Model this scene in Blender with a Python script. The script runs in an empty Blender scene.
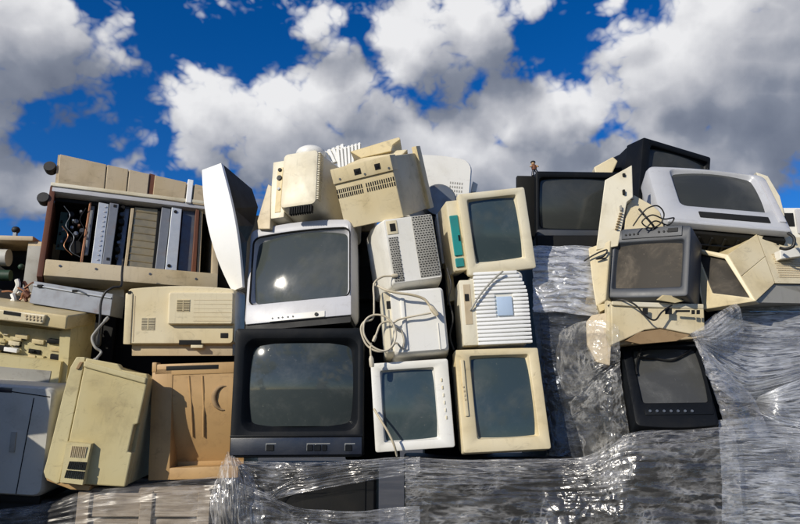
import bpy, bmesh, math, random
from mathutils import Vector, Matrix, noise
random.seed(7)
R = math.radians
S = bpy.context.scene
COL = S.collection

# ------------------------------------------------------------------ camera, sky, sun, exposure
W0, H0, F0 = 800.0, 524.0, 693.0          # photograph size and focal length in its pixels
CAM = Vector((0.0, -2.9, 1.30)); PITCH = R(13.6)
cd = bpy.data.cameras.new('camera'); cam = bpy.data.objects.new('camera', cd); COL.objects.link(cam)
cam.location = CAM; cam.rotation_euler = (R(90) + PITCH, 0, 0)
cd.sensor_width = 36.0; cd.lens = 36.0 * F0 / W0; cd.clip_start = 0.05; cd.clip_end = 3000
S.camera = cam
FWD = Vector((0, math.cos(PITCH), math.sin(PITCH))); UPV = Vector((0, -math.sin(PITCH), math.cos(PITCH)))
SUN_AZ, SUN_EL = R(42), R(25)             # sun stands behind the camera, to the left, low
sun_dir = Vector((-math.sin(SUN_AZ) * math.cos(SUN_EL), -math.cos(SUN_AZ) * math.cos(SUN_EL), math.sin(SUN_EL)))
sl = bpy.data.lights.new('sun', 'SUN'); sl.energy = 4.2; sl.angle = R(0.5); sl.color = (1.0, 0.93, 0.80)
so = bpy.data.objects.new('sun', sl); COL.objects.link(so)
so.rotation_euler = sun_dir.to_track_quat('Z', 'Y').to_euler(); so.location = (-3, -4, 5)
S.view_settings.view_transform = 'Standard'; S.view_settings.look = 'None'
S.view_settings.exposure = 0.0; S.view_settings.gamma = 1.0; S.view_settings.use_curve_mapping = False
S.cycles.max_bounces = 8; S.cycles.transparent_max_bounces = 24
S.cycles.caustics_reflective = False; S.cycles.caustics_refractive = False
try: S.cycles.use_denoising = True
except Exception: pass

def pix_dir(px, py):
    return (FWD + Vector((1, 0, 0)) * ((px - W0 / 2) / F0) + UPV * ((H0 / 2 - py) / F0)).normalized()

class G:
    """small helper to wire node trees"""
    def __init__(s, nt): s.nt = nt; s.n = nt.nodes; s.l = nt.links
    def new(s, t, **k):
        x = s.n.new(t)
        for a, b in k.items(): setattr(x, a, b)
        return x
    def put(s, sock, v):
        if hasattr(v, 'is_linked') or hasattr(v, 'links'): s.l.new(v, sock)
        elif v is not None: sock.default_value = v
    def m(s, op, a, b=None, c=None, clamp=False):
        x = s.new('ShaderNodeMath', operation=op); x.use_clamp = clamp
        s.put(x.inputs[0], a)
        if b is not None: s.put(x.inputs[1], b)
        if c is not None: s.put(x.inputs[2], c)
        return x.outputs[0]
    def ss(s, v, lo, hi):
        x = s.new('ShaderNodeMapRange', interpolation_type='SMOOTHSTEP')
        s.put(x.inputs[0], v); x.inputs[1].default_value = lo; x.inputs[2].default_value = hi
        return x.outputs[0]
    def lin(s, v, lo, hi, a, b):
        x = s.new('ShaderNodeMapRange'); s.put(x.inputs[0], v)
        for i, q in enumerate((lo, hi, a, b)): x.inputs[i + 1].default_value = q
        return x.outputs[0]
    def noise(s, vec, scale, detail=5, rough=.55, dist=0.0):
        x = s.new('ShaderNodeTexNoise'); s.put(x.inputs['Vector'], vec)
        x.inputs['Scale'].default_value = scale; x.inputs['Detail'].default_value = detail
        x.inputs['Roughness'].default_value = rough; x.inputs['Distortion'].default_value = dist
        return x.outputs['Fac']
    def mix(s, f, a, b, t='MIX'):
        x = s.new('ShaderNodeMix', data_type='RGBA', blend_type=t)
        s.put(x.inputs[0], f); s.put(x.inputs[6], a); s.put(x.inputs[7], b)
        return x.outputs[2]
    def vm(s, op, a, b=None):
        x = s.new('ShaderNodeVectorMath', operation=op); s.put(x.inputs[0], a)
        if b is not None: s.put(x.inputs[1], b)
        return x.outputs[0]

def c4(c): return (c[0], c[1], c[2], 1.0)

def build_world():
    w = bpy.data.worlds.new('World'); S.world = w; w.use_nodes = True
    g = G(w.node_tree); g.n.clear()
    out = g.new('ShaderNodeOutputWorld')
    sky = g.new('ShaderNodeTexSky', sky_type='NISHITA'); sky.sun_disc = False
    sky.sun_elevation = SUN_EL; sky.sun_rotation = math.atan2(sun_dir.x, sun_dir.y)
    sky.air_density = 1.0; sky.dust_density = 1.0; sky.ozone_density = 4.5; sky.altitude = 1500
    hsv = g.new('ShaderNodeHueSaturation'); g.l.new(sky.outputs[0], hsv.inputs['Color'])
    hsv.inputs['Hue'].default_value = .511; hsv.inputs['Saturation'].default_value = 1.30; hsv.inputs['Value'].default_value = 1.18
    bsky = g.new('ShaderNodeBackground'); g.l.new(hsv.outputs[0], bsky.inputs[0]); bsky.inputs[1].default_value = 0.10
    tc = g.new('ShaderNodeTexCoord')
    # clouds: (centre px, centre py, rx, ry, weight) in the photograph, turned into azimuth / elevation
    blobs = [(22, 42, 80, 72, 1.25), (15, 180, 66, 34, .9), (214, 2, 34, 14, .45), (318, 17, 46, 17, .45),
             (275, 138, 112, 66, 1.15), (350, 105, 70, 50, .9), (410, 165, 150, 60, 1.4), (445, 40, 66, 62, 1.2), (600, 8, 44, 16, .35), (515, 6, 50, 24, .5),
             (535, 115, 92, 44, 1.2), (500, 170, 150, 48, 1.4), (735, 62, 124, 92, 1.4), (670, 165, 150, 50, 1.4), (120, 178, 50, 26, .3),
             (640, 95, 46, 50, .8), (780, 150, 60, 20, .6), (850, 40, 90, 120, 1.0), (-70, 80, 90, 110, .8)]
    def density(vec, soft=False):
        sep = g.new('ShaderNodeSeparateXYZ'); g.l.new(vec, sep.inputs[0])
        az = g.m('ARCTAN2', sep.outputs[0], sep.outputs[1]); el = g.m('ARCSINE', sep.outputs[2])
        # ragged edges: shift the lookup by noise
        warp = g.noise(vec, 9, 4, .6); warp2 = g.noise(g.vm('ADD', vec, (3.1, 1.7, 9.2)), 9, 4, .6)
        az2 = g.m('MULTIPLY_ADD', g.m('SUBTRACT', warp, .5), .14, az)
        el2 = g.m('MULTIPLY_ADD', g.m('SUBTRACT', warp2, .5), .10, el)
        acc = None
        for (px, py, rx, ry, wt) in blobs:
            d = pix_dir(px, py); a = math.atan2(d.x, d.y); e = math.asin(d.z)
            ra = rx / F0 * 1.0 / max(.6, math.cos(e)); re = ry / F0
            u = g.m('MULTIPLY', g.m('SUBTRACT', az2, a), 1 / ra); v = g.m('MULTIPLY', g.m('SUBTRACT', el2, e), 1 / re)
            r2 = g.m('MULTIPLY_ADD', u, u, g.m('MULTIPLY', v, v))
            b = g.m('MULTIPLY', g.m('SUBTRACT', 1.0, r2), wt)
            acc = b if acc is None else g.m('SMOOTH_MAX', acc, b, .25)
        acc = g.m('MAXIMUM', acc, -0.9)
        # elsewhere in the sky: the same kind of broken cumulus
        low = g.noise(g.vm('MULTIPLY', vec, (1, 1, 1.8)), 1.9, 3, .5)
        gen = g.m('MULTIPLY', g.m('SUBTRACT', low, .53), 7.0)
        dt = g.new('ShaderNodeVectorMath', operation='DOT_PRODUCT'); g.l.new(vec, dt.inputs[0]); dt.inputs[1].default_value = pix_dir(400, 150)
        inside = g.ss(dt.outputs['Value'], .70, .84)
        mx = g.new('ShaderNodeMix', data_type='FLOAT'); g.put(mx.inputs[0], inside); g.put(mx.inputs[2], gen); g.put(mx.inputs[3], acc)
        f1 = g.noise(g.vm('MULTIPLY', vec, (1, 1, 1.30)), 7.5, 3 if soft else 9, .56, .1)
        d = g.m('MULTIPLY_ADD', g.m('SUBTRACT', f1, .5), 2.0, mx.outputs[0])
        vz = g.vm('MULTIPLY', vec, (1, 1, 1.2))
        for sc, wt in ((9.0, 1.5), (20.0, .95)) + (() if soft else ((44.0, .55), (95.0, .3))):      # rounded billows
            d = g.m('MULTIPLY_ADD', g.m('SUBTRACT', .120, g.m('ABSOLUTE', g.m('SUBTRACT', g.noise(vz, sc, 0, .5), .5))), -wt * 2.0, d)
        return d, mx.outputs[0]
    base = g.vm('NORMALIZE', tc.outputs['Generated'])
    d0, B0 = density(base)
    s0, B0 = density(base, True)
    s1, B1 = density(g.vm('NORMALIZE', g.vm('ADD', base, (-0.042, -0.01, 0.070))), True)   # a little way towards the sun
    mask = g.ss(d0, -0.15, 0.60)
    lit = g.m('SUBTRACT', s0, s1)
    sh = g.m('MULTIPLY_ADD', lit, .17, .53)
    bd = g.m('SUBTRACT', B0, B1); bd = g.m('DIVIDE', bd, g.m('ADD', g.m('ABSOLUTE', bd), .8)); sh = g.m('MULTIPLY_ADD', bd, .34, sh)
    sh = g.m('MULTIPLY_ADD', g.ss(s0, .5, 2.3), -.22, sh)
    sh = g.m('MULTIPLY_ADD', g.m('SUBTRACT', g.noise(base, 22.0, 6, .6, .2), .5), .22, sh)
    sh = g.m('MULTIPLY_ADD', g.m('SUBTRACT', g.noise(base, 4.5, 3, .5), .5), .45, sh, clamp=True)
    rmp = g.new('ShaderNodeValToRGB'); g.l.new(sh, rmp.inputs[0]); cr = rmp.color_ramp
    cr.elements[0].position = .05; cr.elements[0].color = (.10, .122, .175, 1)
    cr.elements[1].position = .95; cr.elements[1].color = (.86, .86, .87, 1)
    e = cr.elements.new(.42); e.color = (.23, .255, .315, 1)
    e = cr.elements.new(.68); e.color = (.50, .51, .55, 1)
    bcl = g.new('ShaderNodeBackground'); g.l.new(rmp.outputs[0], bcl.inputs[0]); bcl.inputs[1].default_value = 1.0
    mx = g.new('ShaderNodeMixShader'); g.l.new(g.m('MULTIPLY', mask, .97), mx.inputs[0])
    g.l.new(bsky.outputs[0], mx.inputs[1]); g.l.new(bcl.outputs[0], mx.inputs[2]); g.l.new(mx.outputs[0], out.inputs[0])
    w.cycles.sampling_method = 'AUTOMATIC'
build_world()

# ------------------------------------------------------------------ materials
def plastic(name, col, rough=.45, dirt=.35, dirtcol=(.16, .12, .07), scale=5.0, bump=.12, spec=.4, yellow=None, fleck=.25):
    m = bpy.data.materials.new(name); m.use_nodes = True; g = G(m.node_tree); b = g.n['Principled BSDF']
    tc = g.new('ShaderNodeTexCoord'); oi = g.new('ShaderNodeObjectInfo')
    off = g.new('ShaderNodeCombineXYZ'); g.l.new(g.m('MULTIPLY', oi.outputs['Random'], 37.0), off.inputs[0]); g.l.new(g.m('MULTIPLY', oi.outputs['Random'], 11.0), off.inputs[2])
    v = g.vm('ADD', tc.outputs['Object'], off.outputs[0])
    big = g.noise(v, scale, 7, .62, .3); fine = g.noise(v, scale * 11, 5, .65)
    strk = g.noise(g.vm('MULTIPLY', v, (9, 9, 1.1)), scale * 1.3, 5, .6)
    yl = yellow or (col[0] * .93, col[1] * .86, col[2] * .70)
    c = g.mix(g.ss(g.noise(v, scale * .5, 3), .35, .72), c4(col), c4(yl))
    f = g.m('MULTIPLY', g.ss(big, .48, .74), dirt)
    c = g.mix(f, c, c4(dirtcol))
    c = g.mix(g.m('MULTIPLY', g.ss(strk, .55, .78), dirt * .55), c, c4(dirtcol))
    c = g.mix(g.m('MULTIPLY', g.ss(fine, .63, .74), fleck * dirt * 2), c, c4([q * .5 for q in dirtcol]))
    sv = g.new('ShaderNodeVectorRotate', rotation_type='EULER_XYZ'); g.l.new(v, sv.inputs[0]); sv.inputs['Rotation'].default_value = (.3, .6, .2)
    sn = g.noise(g.vm('MULTIPLY', sv.outputs[0], (3, 3, 30)), 3.0, 2, .5, .2); scr = g.m('SUBTRACT', 1.0, g.m('MULTIPLY', g.m('ABSOLUTE', g.m('SUBTRACT', sn, .5)), 60), clamp=True)
    c = g.mix(g.m('MULTIPLY', g.m('MULTIPLY', scr, g.ss(g.noise(v, 11, 3), .55, .68)), min(.5, dirt * 1.2)), c, c4([q * .6 for q in dirtcol]))
    smu = g.noise(g.vm('MULTIPLY', v, (1.0, 1.0, 1.6)), scale * 2.4, 6, .7, 1.0)
    c = g.mix(g.m('MULTIPLY', g.ss(smu, .56, .70), dirt * .75), c, c4([q * .75 for q in dirtcol]))
    g.l.new(c, b.inputs['Base Color'])
    g.l.new(g.m('ADD', g.lin(big, .3, .75, -.06, .18), rough), b.inputs['Roughness'])
    b.inputs['Specular IOR Level'].default_value = spec
    bp = g.new('ShaderNodeBump'); bp.inputs['Strength'].default_value = bump; bp.inputs['Distance'].default_value = .002
    g.l.new(g.m('ADD', g.noise(v, 420, 2), g.m('MULTIPLY', g.noise(v, 30, 4), 1.5)), bp.inputs['Height']); g.l.new(bp.outputs[0], b.inputs['Normal'])
    return m

def glass(name, col, rough=.07, dust=.25, dustcol=(.30, .29, .26), spec=.5, smear=3.0):
    m = bpy.data.materials.new(name); m.use_nodes = True; g = G(m.node_tree); b = g.n['Principled BSDF']
    tc = g.new('ShaderNodeTexCoord'); oi = g.new('ShaderNodeObjectInfo')
    off = g.new('ShaderNodeCombineXYZ'); g.l.new(g.m('MULTIPLY', oi.outputs['Random'], 23.0), off.inputs[0])
    v = g.vm('ADD', tc.outputs['Object'], off.outputs[0])
    a = g.noise(v, smear, 8, .66, .6); sp = g.noise(v, 90, 3, .6)
    f = g.m('MULTIPLY', g.ss(a, .45, .80), dust)
    f = g.m('ADD', f, g.m('MULTIPLY', g.ss(sp, .66, .75), dust * .7), clamp=True)
    g.l.new(g.mix(f, c4(col), c4(dustcol)), b.inputs['Base Color'])
    g.l.new(g.m('MULTIPLY_ADD', f, .5, rough), b.inputs['Roughness'])
    b.inputs['Specular IOR Level'].default_value = spec
    return m

def metal(name, col, rough=.38, dirt=.3, scale=14, rust=(.20, .09, .04), met=.75):
    m = bpy.data.materials.new(name); m.use_nodes = True; g = G(m.node_tree); b = g.n['Principled BSDF']
    tc = g.new('ShaderNodeTexCoord'); v = tc.outputs['Object']
    n = g.noise(v, scale, 6, .65); vo = g.new('ShaderNodeTexVoronoi'); g.l.new(v, vo.inputs['Vector']); vo.inputs['Scale'].default_value = 55
    c = g.mix(g.m('MULTIPLY', vo.outputs['Color'], .3), c4(col), c4([q * .72 for q in col]))
    c = g.mix(g.m('MULTIPLY', g.ss(n, .5, .75), dirt), c, c4(rust)); g.l.new(c, b.inputs['Base Color'])
    b.inputs['Metallic'].default_value = met
    g.l.new(g.lin(n, .3, .7, rough - .08, rough + .2), b.inputs['Roughness'])
    return m

def wood(name, c1, c2):
    m = bpy.data.materials.new(name); m.use_nodes = True; g = G(m.node_tree); b = g.n['Principled BSDF']
    tc = g.new('ShaderNodeTexCoord'); oi = g.new('ShaderNodeObjectInfo')
    off = g.new('ShaderNodeCombineXYZ'); g.l.new(g.m('MULTIPLY', oi.outputs['Random'], 23.0), off.inputs[0])
    v = g.vm('ADD', tc.outputs['Object'], off.outputs[0])
    n = g.noise(g.vm('MULTIPLY', v, (1.2, 14, 22)), 5, 8, .68, .4); n2 = g.noise(v, 7, 5, .6)
    c = g.mix(g.ss(n, .32, .68), c4(c1), c4(c2)); c = g.mix(g.m('MULTIPLY', g.ss(n2, .5, .75), .45), c, (.05, .042, .035, 1))
    g.l.new(c, b.inputs['Base Color']); b.inputs['Roughness'].default_value = .85
    bp = g.new('ShaderNodeBump'); bp.inputs['Strength'].default_value = .6; bp.inputs['Distance'].default_value = .004
    g.l.new(n, bp.inputs['Height']); g.l.new(bp.outputs[0], b.inputs['Normal'])
    return m

def film(name, haze=.10, axis=(4, 30, 1), tint=(.86, .86, .88), lines=.6, sheen=.14, rough=.18, bump=.4, patch=(.35, .65)):
    """stretch film: clear sheet with a thin haze, fine milky stretch lines and a soft sheen"""
    m = bpy.data.materials.new(name); m.use_nodes = True; g = G(m.node_tree); g.n.remove(g.n['Principled BSDF'])
    out = g.n['Material Output']; tc = g.new('ShaderNodeTexCoord'); v = tc.outputs['Object']; uv = tc.outputs['UV']
    va = g.vm('MULTIPLY', uv, axis); vb = g.vm('MULTIPLY', uv, (axis[0] * 1.7, axis[1] * 2.6, 1))
    rot = g.new('ShaderNodeVectorRotate', rotation_type='Z_AXIS'); g.l.new(uv, rot.inputs[0]); rot.inputs['Angle'].default_value = .5; vc = g.vm('MULTIPLY', rot.outputs[0], (axis[0] * 1.2, axis[1] * .9, 1))
    def thin(n, k): return g.m('SUBTRACT', 1.0, g.m('MULTIPLY', g.m('ABSOLUTE', g.m('SUBTRACT', n, .5)), k), clamp=True)
    n1 = g.noise(va, 1.0, 3, .6, .15); n2 = g.noise(vb, 1.0, 3, .6, .1); n3 = g.noise(vc, 1.0, 2, .5, .1)
    pa = g.ss(g.noise(g.vm('MULTIPLY', v, (.6, .6, 1.2)), 5.0, 3, .5, .2), *patch); pb = g.ss(g.noise(g.vm('ADD', v, (4, 2, 7)), 9.0, 4, .6), .42, .68)
    ln = g.m('MAXIMUM', g.m('MULTIPLY', thin(n1, 16), pa), g.m('MULTIPLY', thin(n2, 13), g.m('MULTIPLY', pb, .75)))
    ln = g.m('MAXIMUM', ln, g.m('MULTIPLY', thin(n3, 22), g.m('MULTIPLY', pb, .6)))
    hz = g.m('MULTIPLY', g.ss(n1, .45, .75), g.m('MULTIPLY_ADD', pa, 1.0, .3))
    vo = g.new('ShaderNodeTexVoronoi', feature='DISTANCE_TO_EDGE'); g.l.new(g.vm('MULTIPLY', uv, (axis[0] * 3.0 if axis[0] < axis[1] else axis[0] * .9, axis[1] * .9 if axis[0] < axis[1] else axis[1] * 3.0, 1)), vo.inputs['Vector']); vo.inputs['Scale'].default_value = 1.0
    ed = g.m('SUBTRACT', 1.0, g.m('MULTIPLY', vo.outputs['Distance'], 14.0), clamp=True)
    ln = g.m('MAXIMUM', ln, g.m('MULTIPLY', ed, g.m('MULTIPLY', pb, .55)))
    bp = g.new('ShaderNodeBump'); bp.inputs['Strength'].default_value = bump; bp.inputs['Distance'].default_value = .008
    g.l.new(g.m('ADD', g.m('ABSOLUTE', g.m('SUBTRACT', n1, .5)), g.m('ADD', g.m('MULTIPLY', g.m('ABSOLUTE', g.m('SUBTRACT', n2, .5)), .6), g.m('MULTIPLY', vo.outputs['Distance'], 1.2))), bp.inputs['Height'])
    tr = g.new('ShaderNodeBsdfTransparent'); tr.inputs[0].default_value = (.96, .965, .97, 1)
    gl = g.new('ShaderNodeBsdfGlossy'); gl.inputs['Roughness'].default_value = rough; gl.inputs[0].default_value = c4(tint); g.l.new(bp.outputs[0], gl.inputs['Normal'])
    df = g.new('ShaderNodeBsdfDiffuse'); df.inputs[0].default_value = c4(tint)
    tl = g.new('ShaderNodeBsdfTranslucent'); tl.inputs[0].default_value = c4(tint)
    mk = g.new('ShaderNodeMixShader'); mk.inputs[0].default_value = .35; g.l.new(df.outputs[0], mk.inputs[1]); g.l.new(tl.outputs[0], mk.inputs[2])
    milk = g.m('ADD', g.m('MULTIPLY', ln, lines), g.m('MULTIPLY_ADD', hz, haze * 1.6, haze * .5), clamp=True)
    a = g.new('ShaderNodeMixShader'); g.l.new(milk, a.inputs[0]); g.l.new(tr.outputs[0], a.inputs[1]); g.l.new(mk.outputs[0], a.inputs[2])
    lw = g.new('ShaderNodeLayerWeight'); lw.inputs[0].default_value = .35; g.l.new(bp.outputs[0], lw.inputs['Normal'])
    b = g.new('ShaderNodeMixShader'); g.l.new(g.m('MULTIPLY_ADD', lw.outputs['Facing'], sheen * 1.5, sheen, clamp=True), b.inputs[0]); g.l.new(a.outputs[0], b.inputs[1]); g.l.new(gl.outputs[0], b.inputs[2])
    g.l.new(b.outputs[0], out.inputs[0])
    return m

M = {
 'cream':   plastic('cream_plastic', (.66, .58, .40), .42, .34),
 'cream2':  plastic('yellowed_plastic', (.60, .51, .31), .45, .42),
 'ivory':   plastic('ivory_plastic', (.72, .67, .53), .40, .28),
 'white':   plastic('white_plastic', (.74, .73, .69), .38, .22, dirtcol=(.25, .22, .17), yellow=(.72, .69, .60)),
 'bright':  plastic('bright_white_plastic', (.84, .84, .83), .35, .08, dirtcol=(.4, .37, .3), yellow=(.82, .82, .80)),
 'beige':   plastic('beige_plastic', (.57, .48, .33), .45, .38),
 'tan':     plastic('tan_plastic', (.50, .41, .28), .5, .42),
 'orange':  plastic('orange_tan_plastic', (.45, .285, .125), .5, .40, dirtcol=(.15, .085, .04), yellow=(.46, .285, .12)),
 'olive':   plastic('olive_cream_plastic', (.55, .48, .27), .48, .42),
 'silver':  plastic('silver_plastic', (.46, .47, .495), .32, .22, dirtcol=(.2, .19, .18), yellow=(.43, .435, .45), spec=.5),
 'lilac':   plastic('pale_grey_plastic', (.50, .503, .53), .38, .2, dirtcol=(.2, .19, .18), yellow=(.47, .465, .475)),
 'grey':    plastic('grey_plastic', (.30, .31, .31), .5, .4, dirtcol=(.1, .09, .07), yellow=(.27, .27, .25)),
 'ventgrey':plastic('vent_grey_plastic', (.33, .32, .29), .55, .4, dirtcol=(.12, .1, .07), yellow=(.3, .29, .25)),
 'slate':   plastic('slate_plastic', (.032, .039, .052), .45, .22, dirtcol=(.12, .105, .09), yellow=(.055, .06, .07), spec=.5),
 'black':   plastic('black_plastic', (.006, .0075, .010), .40, .10, dirtcol=(.06, .055, .045), yellow=(.006, .007, .009), spec=.14),
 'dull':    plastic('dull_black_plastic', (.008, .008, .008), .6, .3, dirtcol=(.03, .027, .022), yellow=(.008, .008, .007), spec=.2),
 'hole':    plastic('dark_cavity', (.006, .006, .006), .8, .1, dirtcol=(.02, .018, .014), yellow=(.006, .006, .006)),
 'navy':    plastic('navy_plastic', (.009, .012, .024), .3, .2, dirtcol=(.08, .08, .08), yellow=(.014, .018, .03), spec=.6),
 'teal':    plastic('teal_plastic', (.02, .26, .25), .4, .3, dirtcol=(.05, .09, .08), yellow=(.02, .22, .22)),
 'bluelabel': plastic('pale_blue_label', (.42, .53, .68), .35, .2, dirtcol=(.3, .3, .3), yellow=(.4, .5, .66)),
 'cable':   plastic('cable_jacket', (.56, .51, .41), .5, .35),
 'blackcable': plastic('black_cable_jacket', (.012, .012, .012), .4, .3, dirtcol=(.06, .05, .04), yellow=(.012, .012, .012)),
 'rubber':  plastic('black_rubber', (.012, .012, .014), .55, .4, dirtcol=(.07, .06, .05), yellow=(.012, .012, .012)),
 'rustred': plastic('rust_red_paint', (.12, .045, .026), .6, .5, dirtcol=(.05, .03, .02), yellow=(.15, .05, .02)),
 'skin':    plastic('ochre_paint', (.45, .28, .15), .5, .3),
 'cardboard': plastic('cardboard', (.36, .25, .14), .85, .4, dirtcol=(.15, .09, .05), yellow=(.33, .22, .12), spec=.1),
 'pcb':     plastic('dark_green_board', (.02, .05, .03), .5, .4, dirtcol=(.1, .08, .05), yellow=(.02, .045, .03)),
 'galv':    metal('galvanised_steel', (.20, .215, .245), .5, .3, met=.25),
 'zinc':    metal('pale_blue_steel', (.60, .63, .66), .40, .15, met=.4),
 'dsteel':  metal('dark_steel', (.17, .19, .215), .42, .3),
 'bronze':  metal('bronze_sheet', (.50, .40, .23), .38, .35),
 'copper':  metal('copper_strip', (.45, .22, .12), .4, .3),
 'scr':     glass('crt_glass_green', (.054, .063, .060), .055, .17),
 'scrblack': glass('crt_glass_dark', (.036, .046, .047), .05, .22, smear=5.0),
 'scrdusty': glass('crt_glass_dusty', (.045, .040, .034), .5, .9, (.17, .145, .115), .08, 7.0),
 'scrgrey': glass('crt_glass_grey', (.095, .10, .10), .16, .35, (.25, .25, .24), .45, 4.0),
 'scrdark': glass('crt_glass_matt', (.035, .038, .036), .14, .18, (.16, .16, .15), .35, 4.0),
 'scrmid': glass('crt_glass_scuffed', (.055, .056, .054), .18, .4, (.17, .17, .165), .35, 6.0),
 'scrteal': glass('crt_glass_teal', (.040, .060, .066), .09, .26, smear=4.0),
 'wood':    wood('weathered_wood', (.20, .155, .11), (.40, .335, .26)),
 'film':    film('stretch_film', .07, (7, 30, 1), (.88, .87, .87), .46, .07, .20, .8),
 'filmv':   film('stretch_film_gathered', .20, (40, 6, 1), (.92, .90, .88), .55, .10, .20, .8),
 'filmr':   film('stretch_film_tight', .24, (5, 72, 1), (.88, .90, .94), .72, .15, .20, .8, (.28, .58)),
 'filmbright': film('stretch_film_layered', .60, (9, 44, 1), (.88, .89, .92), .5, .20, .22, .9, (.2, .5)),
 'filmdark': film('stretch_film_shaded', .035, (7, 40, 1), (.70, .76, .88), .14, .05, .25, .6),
 'filmthin': film('stretch_film_loose', .06, (16, 9, 1), (.92, .90, .86), .50, .04, .2, .6),
 'filmcrate': film('stretch_film_over_crate', .07, (3, 22, 1), (.90, .88, .86), .42, .02, .30, .3, (.45, .7)),
 'palegrey': plastic('pale_grey_casing', (.50, .49, .45), .42, .25, dirtcol=(.2, .18, .14), yellow=(.47, .45, .40)),
}
def ground_mat():
    m = bpy.data.materials.new('dusty_asphalt'); m.use_nodes = True; g = G(m.node_tree); b = g.n['Principled BSDF']
    tc = g.new('ShaderNodeTexCoord'); v = tc.outputs['Object']
    n = g.noise(v, .6, 8, .65); n2 = g.noise(v, 40, 6, .7)
    c = g.mix(g.ss(n, .35, .7), (.050, .047, .043, 1), (.10, .09, .075, 1)); c = g.mix(g.ss(n2, .5, .72), c, (.15, .14, .12, 1))
    g.l.new(c, b.inputs['Base Color']); b.inputs['Roughness'].default_value = .92
    bp = g.new('ShaderNodeBump'); bp.inputs['Strength'].default_value = .6; bp.inputs['Distance'].default_value = .02
    g.l.new(n2, bp.inputs['Height']); g.l.new(bp.outputs[0], b.inputs['Normal'])
    return m
M['ground'] = ground_mat()

# ------------------------------------------------------------------ geometry helpers
def at(px, py, Y):
    """the point of the photograph's pixel at the depth Y"""
    r = FWD + Vector((1, 0, 0)) * ((px - W0 / 2) / F0) + UPV * ((H0 / 2 - py) / F0)
    return CAM + r * ((Y - CAM.y) / r.y)

class MB:
    def __init__(s): s.v = []; s.f = []
    def add(s, vs, fs):
        o = len(s.v); s.v += [tuple(v) for v in vs]; s.f += [tuple(i + o for i in f) for f in fs]; return s
    def box(s, x0, x1, y0, y1, z0, z1, bev=0.0, seg=2):
        if bev <= 0:
            vs = [(x, y, z) for x in (x0, x1) for y in (y0, y1) for z in (z0, z1)]
            return s.add(vs, [(0, 1, 3, 2), (4, 6, 7, 5), (0, 4, 5, 1), (2, 3, 7, 6), (0, 2, 6, 4), (1, 5, 7, 3)])
        bm = bmesh.new(); bmesh.ops.create_cube(bm, size=1)
        for v in bm.verts: v.co = Vector(((x0 + x1) / 2 + v.co.x * (x1 - x0), (y0 + y1) / 2 + v.co.y * (y1 - y0), (z0 + z1) / 2 + v.co.z * (z1 - z0)))
        bmesh.ops.bevel(bm, geom=bm.edges[:], offset=min(bev, .45 * min(abs(x1 - x0), abs(y1 - y0), abs(z1 - z0))), segments=seg, affect='EDGES', profile=.6)
        return s.bm(bm)
    def bm(s, bm):
        bm.verts.index_update(); s.add([v.co[:] for v in bm.verts], [[v.index for v in f.verts] for f in bm.faces]); bm.free(); return s
    def loft(s, loops, cap0=False, cap1=False, closed=True):
        n = len(loops[0]); vs = [p for l in loops for p in l]; fs = []
        for k in range(len(loops) - 1):
            for i in range(n if closed else n - 1):
                j = (i + 1) % n; fs.append((k * n + i, k * n + j, (k + 1) * n + j, (k + 1) * n + i))
        if cap0: fs.append(tuple(range(n - 1, -1, -1)))
        if cap1: fs.append(tuple((len(loops) - 1) * n + i for i in range(n)))
        return s.add(vs, fs)
    def tube(s, pts, r, n=7, cap=True, radii=None):
        pts = [Vector(p) for p in pts]; loops = []; up = Vector((0, 0, 1)); prev = None
        for i, p in enumerate(pts):
            t = (pts[min(i + 1, len(pts) - 1)] - pts[max(i - 1, 0)]).normalized()
            a = prev if prev is not None else (t.cross(up) if abs(t.dot(up)) < .95 else t.cross(Vector((1, 0, 0))))
            a = (a - t * a.dot(t)).normalized(); prev = a; b = t.cross(a); rr = radii[i] if radii else r
            loops.append([p + (a * math.cos(2 * math.pi * k / n) + b * math.sin(2 * math.pi * k / n)) * rr for k in range(n)])
        return s.loft(loops, cap, cap)
    def disc(s, c, ax, r, h, n=16, bev=.0):
        c = Vector(c); ax = Vector(ax).normalized(); a = ax.orthogonal().normalized(); b = ax.cross(a)
        ring = lambda rr, t: [c + ax * t + (a * math.cos(2 * math.pi * k / n) + b * math.sin(2 * math.pi * k / n)) * rr for k in range(n)]
        return s.loft([ring(r * .92, 0), ring(r, h * .12), ring(r, h * .85), ring(r * .9, h)], True, True)
    def ball(s, c, r, sc=(1, 1, 1)):
        bm = bmesh.new(); bmesh.ops.create_icosphere(bm, subdivisions=2, radius=r)
        for v in bm.verts: v.co = Vector((v.co.x * sc[0], v.co.y * sc[1], v.co.z * sc[2])) + Vector(c)
        return s.bm(bm)
    def build(s, name, mat, parent=None, smooth=None, loc=None):
        me = bpy.data.meshes.new(name); me.from_pydata(s.v, [], s.f)
        bm = bmesh.new(); bm.from_mesh(me); bmesh.ops.recalc_face_normals(bm, faces=bm.faces[:]); bm.to_mesh(me); bm.free()
        me.materials.append(M[mat] if isinstance(mat, str) else mat)
        if smooth is not None:
            me.polygons.foreach_set('use_smooth', [True] * len(me.polygons))
            try: me.set_sharp_from_angle(angle=R(smooth))
            except Exception: pass
        o = bpy.data.objects.new(name, me); COL.objects.link(o)
        if loc is not None:
            l = Vector(loc); me.transform(Matrix.Translation(-l)); o.location = l
        if parent is not None: o.parent = parent
        return o

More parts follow.
